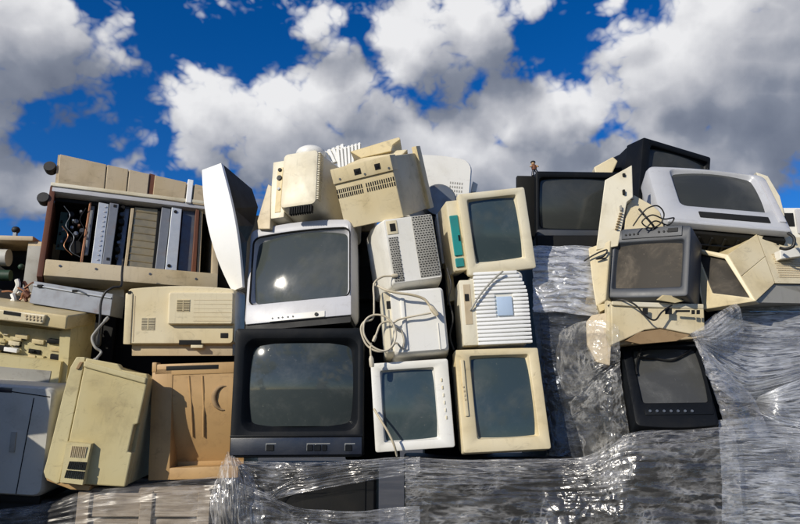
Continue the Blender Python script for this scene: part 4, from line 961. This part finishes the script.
# small machine at the far edge
t = Thing('photocopier', 'small cream copier with white drum cut by the picture edge', 'photocopier', loc=at(10, 292, .50), rot=(6, 0, 0))
t.box('housing', 'tan', .055, .17, .0, .4, -.05, .265, .006); t.box('lid', 'tan', -.3, .085, -.02, .4, .262, .288, .008)
t.box('back_wall', 'dull', -.3, .06, .2, .22, -.06, .27, 0); t.box('grille', 'ventgrey', .058, .165, -.004, .01, .0, .24, .002)
MB().tube([(-.3, .06, .19), (-.055, .06, .19)], .045, 18).build('drum', 'palegrey', t.o, 40); MB().tube([(-.3, .03, .09), (-.02, .03, .09)], .028, 14).build('roller', 'pcb', t.o, 40)
MB().ball((-.012, .0, .322), .021, (1, 1, .9)).build('castor', 'rubber', t.o, 50); MB().box(-.02, -.004, -.01, .01, .285, .31).build('castor_stem', 'dsteel', t.o)
MB().loft([[(-.3, 0, .10), (.05, 0, -.02), (.05, 0, -.06), (-.3, 0, -.06)], [(-.3, .1, .10), (.05, .1, -.02), (.05, .1, -.06), (-.3, .1, -.06)]], True, True).build('sloping_guard', 'dull', t.o)
MB().ball((.038, .0, .13), .016).build('knob', 'pcb', t.o, 50)
# wires and torn fittings
random.seed(11)
for k, (px, py, mt, lb) in enumerate(((22, 292, 'copper', 'copper wires frayed'), (16, 298, 'white', 'white fitting broken'), (27, 296, 'rustred', 'rust red bracket bent'))):
    o = bpy.data.objects.new(('wire_bundle', 'broken_fitting', 'bent_bracket')[k], None); COL.objects.link(o); o.location = at(px, py, .2)
    tag(o, ('frayed copper wires poking up beside the steel tray', 'broken white fitting on the printer with the control panel', 'bent rust red bracket at the corner of the steel tray')[k], ('wires', 'fitting', 'bracket')[k])
    for j in range((6, 3, 4)[k]):
        a = at(px + random.uniform(-5, 5), py + random.uniform(-4, 8), .2); b = a + Vector((random.uniform(-.03, .03), random.uniform(-.02, .02), random.uniform(.0, .05))); c = b + Vector((random.uniform(-.04, .04), 0, random.uniform(-.03, .03)))
        under(MB().tube(spline([a, b, c], 4), (.004, .011, .009)[k], 6).build(('wire', 'lug', 'arm')[k], mt, None, 50), o)

# laser printer, back outward
t = Thing('laser_printer', 'cream laser printer showing its vented back beside the large black television', 'printer', 'laser')
w, h = t.w, t.h
MB().loft([rrect(-w / 2 + .006, w / 2 - .006, .006, h - .004, .014, 0, 5, .012), rrect(-w / 2, w / 2, 0, h, .016, .008, 5, .014), rrect(-w / 2 - .004, w / 2 + .002, -.006, h + .002, .016, .22, 5, .014)], True, True).build('housing', 'cream', t.o, 35)
q = t.quad((168.5, 293), (236, 293), (236, 325), (168.5, 325)); rp = MB().loft([rrect(q[0] + .012, w / 2 - .006, q[2] + .006, q[3] - .004, .006, -.026), rrect(q[0] + .004, w / 2 - .002, q[2] + .002, q[3], .008, -.020), rrect(q[0], w / 2 + .001, q[2], q[3] + .004, .008, .01)], True, True).build('raised_panel', 'cream', t.o, 35)
def vgrid(q, y, par=None):
    vent(t, q[0], q[1], q[2], q[3], 8, y, 'cream', False, par); t.box('vent_bar', 'cream', (q[0] + q[1]) / 2 - .002, (q[0] + q[1]) / 2 + .002, y - .004, y + .002, q[2], q[3], 0, par)
vgrid(t.quad((141.5, 318), (154.5, 318), (155, 329.5), (142, 329.5)), 0); vgrid(t.quad((177, 300), (191, 300), (188.5, 311), (177, 311), -.026), -.026)
for (a, b, c) in ((130.5, 134.5, .008),):
    q = t.quad((a, 293), (b, 293), (b, 342), (a, 342)); t.box('seam', 'tan', q[1] - .003, q[1], -.0012, .004, .012, h - .03, 0)
t.box('corner_post', 'cream', -w / 2 - .006, -w / 2 + .026, -.006, .05, .0, h - .018, .006)
q = t.quad((179, 340), (201, 340), (201, 345), (179, 345)); t.box('handle_notch', 'hole', q[0], q[1], -.0022, .01, -.002, q[3], .001)
q = t.quad((191, 345), (203, 345), (203, 348), (191, 348)); t.box('tab', 'cream', q[0], q[1], -.006, .03, q[2], q[3], .002)
q = t.quad((220.5, 333), (228, 333), (228, 338), (220.5, 338)); t.box('socket', 'hole', q[0], q[1], -.0025, .004, q[2], q[3], .001)
q = t.quad((128.5, 291), (131, 291), (131, 294), (128.5, 294)); t.box('screw_hole', 'hole', q[0], q[1], -.0085, .0, q[2], q[3], 0)
for i in range(6):
    z = t.fp(200, 300 + i * 4.2, -.026)[1]; xa, xb = t.fp(194, 300, -.026)[0], t.fp(233, 300, -.026)[0]; t.box('groove', 'beige', xa, xb, -.0268, -.02, z - .0009, z + .0009, 0)
t.box('base', 'tan', -w / 2 + .02, w / 2 - .01, .03, .36, -.05, .002, .004)

# orange-tan printer with sunken paper tray
t = Thing('printer', 'orange tan printer top with sunken paper tray standing left of the large black television', 'printer', 'orange')
w, h = t.w, t.h; x0, x1 = -w / 2, w / 2
fl, fb = t.fp(170, 460)[0], t.fp(200, 467)[1]
m = MB()
outer = [(x0 + .012, 0, h - .03), (x1, 0, h - .02), (x1, 0, 0), (x0, 0, 0)]
t.box('frame_side', 'orange', x0, fl, 0, .10, 0, h - .018, .006)
t.box('frame_bottom', 'orange', fl - .002, x1, -.001, .10, 0, fb, .006)
m = MB(); n = 12; prof = []                # tray floor: flush at the top, sinking towards the bottom
for i in range(n + 1):
    s = i / n; z = h - .035 - (h - .035 - fb + .004) * s; prof.append((z, .004 + .105 * max(0, (s - .25) / .75) ** 1.6))
loops = [[(fl - .004, y, z), (x1, y, z), (x1, y + .012, z), (fl - .004, y + .012, z)] for z, y in prof]
m.loft(loops, True, True); fo = m.build('tray_floor', 'orange', t.o, 40)
t.box('top_edge', 'orange', x0 + .008, x1, .0, .12, h - .05, h - .002, .006); t.box('rear_body', 'tan', x0 + .004, x1, .13, .40, 0, h - .01, .006); t.box('corner_post', 'orange', x0, x0 + .02, -.003, .05, h - .035, h + .006, .004)
t.box('inner_ledge', 'orange', fl, x1, .098, .12, fb - .004, fb + .030, .004)
yc = lambda z: min(prof, key=lambda p: abs(p[0] - z))[1]
def rib(pa, pb, wd, mat='orange'):
    P = []
    for k in range(9):
        s = k / 8; x, z = t.fp(pa[0] + (pb[0] - pa[0]) * s + 1.6 * math.sin(math.pi * s), pa[1] + (pb[1] - pa[1]) * s, .02); P.append((x, yc(z) - .001, z))
    MB().tube(P, wd, 6).build('rib', mat, fo, 50)
rib((190, 376), (191, 437), .0036); rib((203.5, 376), (202, 437), .0042)
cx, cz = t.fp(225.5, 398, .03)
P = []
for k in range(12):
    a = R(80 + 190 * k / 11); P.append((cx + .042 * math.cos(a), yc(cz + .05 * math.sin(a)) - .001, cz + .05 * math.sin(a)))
MB().tube(P, .014, 8, True, [.002 + .0105 * math.sin(math.pi * k / 11) for k in range(12)]).build('notch_shade', 'cardboard', fo, 50)  # dark crescent: the finger cutout's shade put into colour and shape
t.box('label', 'dull', x0 + .06, x1 - .09, -.0015, .002, h - .030, h - .012, .001)

# beige printer standing on its end
t = Thing('printer', 'cream printer standing on end with vent hood near its base', 'printer', 'standing')
w, h = t.w, t.h
q = [t.fp(*p) for p in ((85, 357), (148, 375), (125, 487), (57, 483))]
left = [t.fp(*p) for p in ((75, 357), (67, 372), (60, 400), (54, 430), (48, 454), (43, 471), (45, 478), (56, 484))]
# body: flat face and rounded left edge, as one section swept into the depth
face = [t.fp(*p) for p in ((86, 358), (118, 364), (122, 370), (147, 374), (148, 379), (138, 424), (134, 425), (128, 452), (132, 453), (125, 487), (60, 483))]
def prism(name, pts, y0, y1, mat, bev=.005, par=None):
    m = MB().loft([[(a, y0, b) for a, b in pts], [(a, y1, b) for a, b in pts]], True, True); o = m.build(name, mat, par or t.o)
    if bev: md = o.modifiers.new('edge', 'BEVEL'); md.width = bev; md.segments = 2; md.limit_method = 'ANGLE'; md.angle_limit = R(30)
    return o
prism('front_cover', face, -.002, .05, 'olive')
strip = [t.fp(*p) for p in ((85, 358), (84, 357), (76, 357), (70, 367), (62, 397), (54, 430), (46, 462), (43, 472), (45, 478), (56, 484), (59, 483))]
prism('side_cover', strip, .004, .055, 'olive', .010)
body = [t.fp(*p) for p in ((84, 360), (146, 378), (126, 486), (60, 489), (46, 478), (62, 398), (72, 366))]
prism('housing', body, .05, .40, 'olive')
bt = [t.fp(*p) for p in ((43, 473), (60, 481), (90, 486), (88, 491), (70, 490), (46, 481))]
prism('foot_moulding', bt, .008, .2, 'orange', .003)
hd = [t.fp(*p, -.002) for p in ((68, 441), (94, 443), (86, 484), (62, 481))]
m = MB(); m.loft([[(a, 0, b) for a, b in hd], [(a + (.004 if i in (0, 3) else -.003), -.036 if i > 1 else -.028, b - .003 * (i < 2)) for i, (a, b) in enumerate(hd)]], False, True)
ho = m.build('vent_hood', 'olive', t.o)
hq = [t.fp(*p, -.035) for p in ((69.5, 461), (87.5, 462), (84, 480), (64, 478))]
def bil(q, u, v): return tuple((q[0][k] * (1 - u) + q[1][k] * u) * (1 - v) + (q[3][k] * (1 - u) + q[2][k] * u) * v for k in (0, 1))
m = MB()
for r in range(2):
    for i in range(10):
        u0, u1 = (i + .12) / 10, (i + .68) / 10; v0, v1 = r * .52 + .02, r * .52 + .46
        P = [bil(hq, u0, v0), bil(hq, u1, v0), bil(hq, u1, v1), bil(hq, u0, v1)]; m.loft([[(a, -.0375, b) for a, b in P], [(a, -.03, b) for a, b in P]], True, True)
m.build('vent_slots', 'hole', ho)['kind'] = 'stuff'
hq = [t.fp(*p, -.03) for p in ((72, 446), (88, 447), (86, 458), (70, 457))]; m = MB()
for i in range(9):
    P = [bil(hq, i / 9, 0), bil(hq, (i + .35) / 9, 0), bil(hq, (i + .35) / 9, 1), bil(hq, i / 9, 1)]; m.loft([[(a, -.0335, b) for a, b in P], [(a, -.026, b) for a, b in P]], True, True)
m.build('vent_grooves', 'beige', ho)['kind'] = 'stuff'
q = [t.fp(*p, .0) for p in ((85, 361), (147, 378), (146, 384), (84, 367))]
prism('top_edge', q, -.012, .03, 'olive', .005)
q = [t.fp(*p, .0) for p in ((76, 369), (79, 369), (83, 362), (80, 362))]; prism('latch', q, -.004, .02, 'cardboard', .001)

# grey printer in shade
t = Thing('printer', 'pale grey printer mostly in shade at the bottom corner of the heap', 'printer', 'grey_printer')
w, h = t.w, t.h
MB().loft([rrect(-w / 2 - .1, w / 2 - .012, .010, h - .010, .03, .0), rrect(-w / 2 - .1, w / 2 - .004, .003, h - .003, .035, .008), rrect(-w / 2 - .1, w / 2, 0, h, .035, .03), rrect(-w / 2 - .1, w / 2 + .004, -.004, h, .03, .4)], True, True).build('housing', 'palegrey', t.o, 35)
a, b = t.fp(34, 398), t.fp(16, 494); MB().tube([(a[0], .0, a[1]), (b[0], .0, b[1])], .0022, 5).build('seam', 'hole', t.o)
a, b = t.fp(0, 390), t.fp(50, 397); MB().tube([(a[0], .0, a[1]), (b[0], .0, b[1])], .0022, 5).build('seam', 'hole', t.o)
q = t.quad((-2, 387), (12, 388.5), (12, 393), (-2, 392)); t.box('label', 'navy', q[0], q[1], -.0016, .004, q[2], q[3], .001)
q = t.quad((13, 432), (18, 432), (14, 452), (8, 452)); t.box('latch', 'ventgrey', q[0], q[1], -.006, .004, q[2], q[3], .002)
t.box('foot', 'dull', -w / 2 - .05, w / 2 - .02, .02, .38, -.03, .004, .004)

# printer with control panel
t = Thing('printer', 'yellowed cream printer with a control panel and torn open front at the picture edge', 'printer', 'panel_printer')
w, h = t.w, t.h; xr = w / 2
t.box('housing', 'olive', -w / 2 - .2, xr + .004, .05, .22, -.03, h - .02, .006)
t.box('scanner_lid', 'cream2', -w / 2 - .2, xr + .012, -.05, .20, h - .055, h + .006, .012, None, 3)
q = t.quad((-40, 300), (46, 314), (46, 324), (-40, 309), -.06)
pa = [t.fp(*p, -.06) for p in ((-30, 306), (46, 315), (43, 324), (-30, 317))]
m = MB().loft([[(a, -.066, b) for a, b in pa], [(a, -.02, b) for a, b in pa]], True, True); pn = m.build('control_panel', 'cream', t.o); md = pn.modifiers.new('edge', 'BEVEL'); md.width = .004; md.segments = 2
dq = [t.fp(*p, -.066) for p in ((4, 310.5), (21, 313), (20.5, 316.5), (3.5, 314))]; MB().loft([[(a, -.0675, b) for a, b in dq], [(a, -.06, b) for a, b in dq]], True, True).build('display', 'hole', pn)
for i in range(5):
    for j in range(2):
        x, z = t.fp(26 + i * 3.6, 315.5 + i * .42 + j * 3, -.067); MB().disc((x, -.070, z), (0, 1, 0), .0052, .006, 9).build('button', 'beige', pn, 40)
fr = [t.fp(*p, .03) for p in ((-30, 322), (62, 331), (58, 362), (-30, 352))]
MB().loft([[(a, .03, b) for a, b in fr], [(a, .06, b) for a, b in fr]], True, True).build('opened_front', 'olive', t.o)
random.seed(5)
for i in range(26):
    px = random.uniform(-4, 58); py = 328 + random.uniform(2, 26) + px * .12; x, z = t.fp(px, py, .02); s = random.uniform(.006, .022)
    t.box(random.choice(('catch', 'gear_cover', 'rail_stub')), random.choice(('olive', 'cream2', 'dull', 'hole', 'cream', 'dull')), x - s * 1.6, x + s * 1.2, .004 + random.uniform(0, .02), .04, z - s * .5, z + s * .5, .002)
q = t.quad((4, 347), (17, 349), (17, 353), (4, 351), .0); t.box('paper_label', 'bright', q[0], q[1], -.002, .02, q[2], q[3], .001)
tr = [t.fp(*p, -.02) for p in ((-30, 351), (61, 362), (57, 390), (-30, 384))]
to = MB().loft([[(a, -.02, b) for a, b in tr], [(a, .06, b) for a, b in tr]], True, True).build('paper_tray', 'olive', t.o)
tr = [t.fp(*p, -.022) for p in ((-30, 364), (51, 371), (48, 388), (-30, 383))]
MB().loft([[(a, -.0225, b) for a, b in tr], [(a, -.01, b) for a, b in tr]], True, True).build('tray_slot', 'ventgrey', to)
sp_ = [t.fp(*p, .0) for p in ((60, 331), (71, 328), (66, 388), (57, 388))]
MB().loft([[(a, .0, b) for a, b in sp_], [(a, .10, b) for a, b in sp_]], True, True).build('side_wall', 'olive', t.o)

# ------------------------------------------------------------------ second row that closes the gaps
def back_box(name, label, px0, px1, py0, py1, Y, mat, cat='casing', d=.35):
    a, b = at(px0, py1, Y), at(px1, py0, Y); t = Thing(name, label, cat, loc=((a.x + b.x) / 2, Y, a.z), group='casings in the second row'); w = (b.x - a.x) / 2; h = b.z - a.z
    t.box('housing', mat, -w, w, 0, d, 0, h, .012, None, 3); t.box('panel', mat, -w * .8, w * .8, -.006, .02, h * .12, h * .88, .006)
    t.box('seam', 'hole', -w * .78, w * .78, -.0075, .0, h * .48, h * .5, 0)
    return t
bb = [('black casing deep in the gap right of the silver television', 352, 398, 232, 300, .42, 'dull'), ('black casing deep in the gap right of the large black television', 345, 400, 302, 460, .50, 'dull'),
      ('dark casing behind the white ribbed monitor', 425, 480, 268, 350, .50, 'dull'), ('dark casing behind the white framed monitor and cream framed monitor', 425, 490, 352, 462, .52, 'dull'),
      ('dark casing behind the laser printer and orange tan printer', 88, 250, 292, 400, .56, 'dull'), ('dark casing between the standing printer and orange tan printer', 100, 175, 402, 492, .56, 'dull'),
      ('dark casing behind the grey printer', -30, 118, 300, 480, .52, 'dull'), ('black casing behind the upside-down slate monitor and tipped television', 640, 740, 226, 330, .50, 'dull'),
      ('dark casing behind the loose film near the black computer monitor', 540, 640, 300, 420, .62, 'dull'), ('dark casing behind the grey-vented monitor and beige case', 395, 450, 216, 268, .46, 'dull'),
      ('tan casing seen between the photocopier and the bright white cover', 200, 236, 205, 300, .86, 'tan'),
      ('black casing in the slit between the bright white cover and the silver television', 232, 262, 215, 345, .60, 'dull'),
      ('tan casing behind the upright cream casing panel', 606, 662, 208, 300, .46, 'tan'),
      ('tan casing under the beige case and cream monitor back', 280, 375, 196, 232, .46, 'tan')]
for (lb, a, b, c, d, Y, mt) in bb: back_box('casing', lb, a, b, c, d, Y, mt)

# ------------------------------------------------------------------ stretch film
def sheet(name, label, ctrl, mat, nu=150, nv=110, amp=.02, fx=(3, 32), seed=0, ridg=.6):
    """film draped over a control grid of (px, py, Y); folds run along u"""
    rows = [[at(*p) for p in r] for r in ctrl]
    def cat(P, t):
        n = len(P) - 1; k = min(int(t * n), n - 1); f = t * n - k; a = P[max(k - 1, 0)]; b = P[k]; c = P[k + 1]; d = P[min(k + 2, n)]
        return .5 * ((2 * b) + (c - a) * f + (2 * a - 5 * b + 4 * c - d) * f * f + (3 * b - a - 3 * c + d) * f ** 3)
    vs = []; fs = []; off = Vector((5, 5, 5)); off2 = Vector((9, 0, 0))
    for j in range(nv + 1):
        v = j / nv
        for i in range(nu + 1):
            u = i / nu; p = cat([cat(r, u) for r in rows], v)
            q = Vector((u * fx[0] + seed, v * fx[1], seed * 1.7)); iso = Vector((p.x * 7, p.z * 7, seed)); q += noise.noise_vector(iso * .5) * .35
            rg = abs(noise.noise(q)); r2 = abs(noise.noise(q * 2.3 + off))
            e = min(1, 8 * min(u, 1 - u) + .3) * min(1, 8 * min(v, 1 - v) + .3)
            dsp = amp * (noise.noise(iso) * .8 + noise.noise(iso * 2.2) * .2 - rg * .55 - r2 * .25) * e
            vs.append(p + Vector((noise.noise(q * 1.3) * amp * .2, -dsp, noise.noise(q * 1.1 + off2) * amp * .3)))
    for j in range(nv):
        for i in range(nu): k = j * (nu + 1) + i; fs.append((k, k + 1, k + nu + 2, k + nu + 1))
    base = min(vs, key=lambda p: p.z)
    o = MB().add(vs, fs).build(name, mat, None, 180, base); me = o.data
    lu = (cat(rows[len(rows) // 2], 1) - cat(rows[len(rows) // 2], 0)).length; lv = (rows[-1][len(rows[0]) // 2] - rows[0][len(rows[0]) // 2]).length
    uv = me.uv_layers.new(name='along_folds'); li = [0] * len(me.loops); me.loops.foreach_get('vertex_index', li)
    uv.data.foreach_set('uv', [c for k in li for c in ((k % (nu + 1)) / nu * lu + seed, (k // (nu + 1)) / nv * lv + seed * .3)])
    return tag(o, label, 'plastic film')
def rows(*r): return [list(x) for x in r]
sheet('plastic_film', 'clear film stretched over the weathered wooden crate', rows(
    [(-20, 512, .06), (40, 505, .05), (90, 489, .10), (160, 482, .16), (215, 477, .18)],
    [(-20, 514, -.03), (40, 508, -.04), (90, 495, -.05), (160, 487, -.05), (218, 482, -.05)],
    [(-20, 540, -.05), (40, 535, -.05), (90, 530, -.055), (160, 525, -.06), (220, 520, -.06)],
    [(-20, 590, -.06), (40, 590, -.06), (90, 590, -.06), (160, 590, -.06), (222, 590, -.06)]), 'filmcrate', amp=.02, fx=(3, 18), seed=2)
sheet('plastic_film', 'bunched clear film gathered at the corner below the large black television', rows(
    [(212, 492, -.02), (222, 463, .0), (229, 452, .02), (236, 458, .0), (250, 470, .02)],
    [(210, 505, -.06), (220, 482, -.09), (232, 474, -.11), (243, 480, -.08), (258, 492, -.03)],
    [(212, 530, -.06), (222, 512, -.10), (234, 508, -.11), (246, 512, -.08), (264, 520, -.03)],
    [(214, 570, -.05), (222, 570, -.08), (236, 570, -.09), (250, 570, -.07), (270, 570, -.03)]), 'filmv', amp=.035, fx=(19, 4), seed=5)
sheet('plastic_film', 'wrinkled clear film hanging over the dark set beneath the large black television', rows(
    [(226, 461, .0), (270, 463, -.01), (320, 462, -.01), (372, 459, -.01), (420, 457, .0)],
    [(240, 470, -.03), (275, 472, -.04), (320, 470, -.04), (372, 464, -.04), (420, 460, -.04)],
    [(246, 486, -.02), (268, 492, -.02), (300, 480, -.02), (372, 470, -.03), (420, 466, -.03)],
    [(252, 500, -.02), (262, 506, -.01), (280, 498, .0), (372, 480, -.02), (420, 474, -.02)]), 'film', amp=.026, fx=(5, 18), seed=8)
sheet('plastic_film', 'lower sweep of clear film below the torn opening of the dark set', rows(
    [(240, 482, -.05), (262, 492, -.05), (300, 508, -.03), (350, 511, -.03), (420, 506, -.03)],
    [(238, 500, -.06), (262, 505, -.06), (300, 514, -.04), (350, 517, -.04), (420, 514, -.04)],
    [(238, 545, -.06), (262, 545, -.06), (300, 545, -.05), (350, 545, -.05), (420, 545, -.05)]), 'film', amp=.022, fx=(5, 14), seed=13)
sheet('plastic_film', 'clear film round the loads along the bottom of the heap', rows(
    [(405, 457, .0), (470, 460, .0), (540, 459, .0), (590, 455, .0), (630, 434, -.12), (690, 430, -.13), (733, 426, -.12)],
    [(405, 466, -.05), (470, 468, -.06), (540, 468, -.06), (590, 464, -.10), (630, 444, -.17), (690, 441, -.18), (736, 438, -.17)],
    [(405, 500, -.05), (470, 500, -.06), (540, 500, -.06), (590, 500, -.11), (630, 500, -.17), (690, 500, -.18), (742, 500, -.17)],
    [(405, 570, -.05), (470, 570, -.06), (540, 570, -.06), (590, 570, -.11), (630, 570, -.17), (690, 570, -.18), (745, 570, -.17)]), 'film', amp=.024, fx=(6, 24), seed=17, nu=260)
sheet('plastic_film', 'silvery film fanning out from the chassis corner over the tall unit', rows(
    [(694, 332, -.02), (735, 302, .13), (790, 302, .14), (850, 304, .14)],
    [(695, 335, -.05), (730, 326, .05), (785, 326, .09), (850, 325, .10)],
    [(697, 338, -.07), (728, 350, .0), (772, 355, .03), (850, 345, .06)],
    [(700, 342, -.08), (725, 375, -.03), (757, 387, .0), (850, 362, .04)],
    [(706, 375, -.09), (732, 397, -.06), (757, 402, .04), (850, 380, .05)]), 'filmr', amp=.016, fx=(2, 34), seed=21, nv=160)
sheet('plastic_film', 'film gathered to a knot and fanning to the picture edge on the tall unit', rows(
    [(753, 399, .05), (780, 387, -.01), (810, 376, .0), (850, 364, .02)],
    [(754, 401, .05), (780, 402, -.04), (810, 398, -.03), (850, 392, .0)],
    [(750, 408, .02), (778, 422, -.06), (810, 428, -.05), (850, 428, -.02)]), 'filmr', amp=.018, fx=(2, 24), seed=22)
sheet('plastic_film', 'film stretched slantwise from the black computer monitor to the knot on the tall unit', rows(
    [(693, 338, -.10), (706, 370, -.12), (717, 401, -.13), (729, 440, -.14)],
    [(697, 340, -.10), (717, 371, -.11), (735, 402, -.12), (748, 440, -.13)],
    [(702, 344, -.08), (730, 374, -.07), (755, 400, -.02), (772, 440, -.08)]), 'filmv', amp=.014, fx=(18, 3), seed=23)
sheet('plastic_film', 'tight horizontal film round the lower half of the tall unit', rows(
    [(718, 420, -.10), (745, 418, -.09), (775, 416, -.06), (810, 420, -.05), (850, 424, -.03)],
    [(720, 445, -.12), (745, 445, -.12), (775, 445, -.10), (810, 446, -.08), (850, 448, -.06)],
    [(722, 490, -.13), (745, 490, -.13), (775, 490, -.12), (810, 492, -.10), (850, 494, -.08)],
    [(722, 590, -.14), (745, 590, -.14), (775, 590, -.13), (810, 590, -.11), (850, 590, -.09)]), 'filmr', amp=.016, fx=(3, 26), seed=24, nv=140)
sheet('plastic_film', 'twisted film rope pulled across from the chassis to the tall unit', rows(
    [(690, 334, -.10), (705, 325, -.09), (720, 312, -.06), (735, 303, .0)],
    [(692, 337, -.12), (708, 332, -.12), (724, 320, -.09), (740, 308, -.03)],
    [(693, 341, -.10), (712, 345, -.09), (728, 340, -.05), (745, 330, .0)]), 'filmv', amp=.012, fx=(2, 12), seed=25)
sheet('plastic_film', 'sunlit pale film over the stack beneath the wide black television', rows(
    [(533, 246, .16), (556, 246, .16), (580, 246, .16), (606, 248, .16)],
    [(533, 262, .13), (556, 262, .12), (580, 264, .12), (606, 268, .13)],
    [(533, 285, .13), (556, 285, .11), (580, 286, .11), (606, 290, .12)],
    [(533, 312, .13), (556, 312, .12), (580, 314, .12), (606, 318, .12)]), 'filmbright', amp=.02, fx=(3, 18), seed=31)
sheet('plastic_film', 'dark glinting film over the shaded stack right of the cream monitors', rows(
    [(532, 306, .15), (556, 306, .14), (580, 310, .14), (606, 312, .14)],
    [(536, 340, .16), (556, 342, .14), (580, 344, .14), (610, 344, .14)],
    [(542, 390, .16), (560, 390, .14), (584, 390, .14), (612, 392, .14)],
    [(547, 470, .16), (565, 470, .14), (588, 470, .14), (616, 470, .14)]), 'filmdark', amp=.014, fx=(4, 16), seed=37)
sheet('plastic_film', 'loose transparent film hanging over the cream casing stub', rows(
    [(560, 332, .10), (578, 322, .0), (598, 320, -.06), (618, 326, -.08)],
    [(556, 360, .08), (576, 352, -.02), (598, 346, -.09), (620, 345, -.10)],
    [(562, 388, .06), (580, 382, -.03), (600, 368, -.10), (620, 360, -.11)],
    [(570, 398, .06), (582, 394, -.02), (602, 378, -.08), (618, 368, -.09)]), 'filmthin', amp=.018, fx=(5, 10), seed=41)
sheet('plastic_film', 'crumpled bright film bunched left of the black computer monitor', rows(
    [(568, 402, .02), (586, 390, -.04), (604, 374, -.10), (620, 362, -.12)],
    [(572, 415, .02), (590, 405, -.06), (606, 392, -.12), (622, 385, -.13)],
    [(580, 440, .02), (596, 435, -.06), (610, 428, -.12), (628, 425, -.13)],
    [(588, 480, .02), (600, 480, -.06), (614, 480, -.12), (634, 480, -.13)]), 'filmthin', amp=.018, fx=(6, 12), seed=43)
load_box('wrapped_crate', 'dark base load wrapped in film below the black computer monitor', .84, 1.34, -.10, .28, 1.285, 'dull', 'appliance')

# ------------------------------------------------------------------ unseen blocks added out of view to shade the grey printer
load_box('shade_blocker', 'unseen dark block added out of view to shade the grey printer', -2.60, -1.88, -.62, -.42, 1.555, 'dull', 'television')
t = Thing('tilted_blocker', 'unseen cream block added above the dark one, tilted to shape the shade', 'casing', loc=(-2.20, -.61, 1.598), rot=(0, 0, -7))
t.box('housing', 'cream', -.30, .32, 0, .16, 0, .22, .01); t.box('panel', 'cream', -.26, .28, -.006, .01, .03, .17, .004); t.box('foot', 'dull', -.29, -.24, .02, .14, -.07, .004, .004)
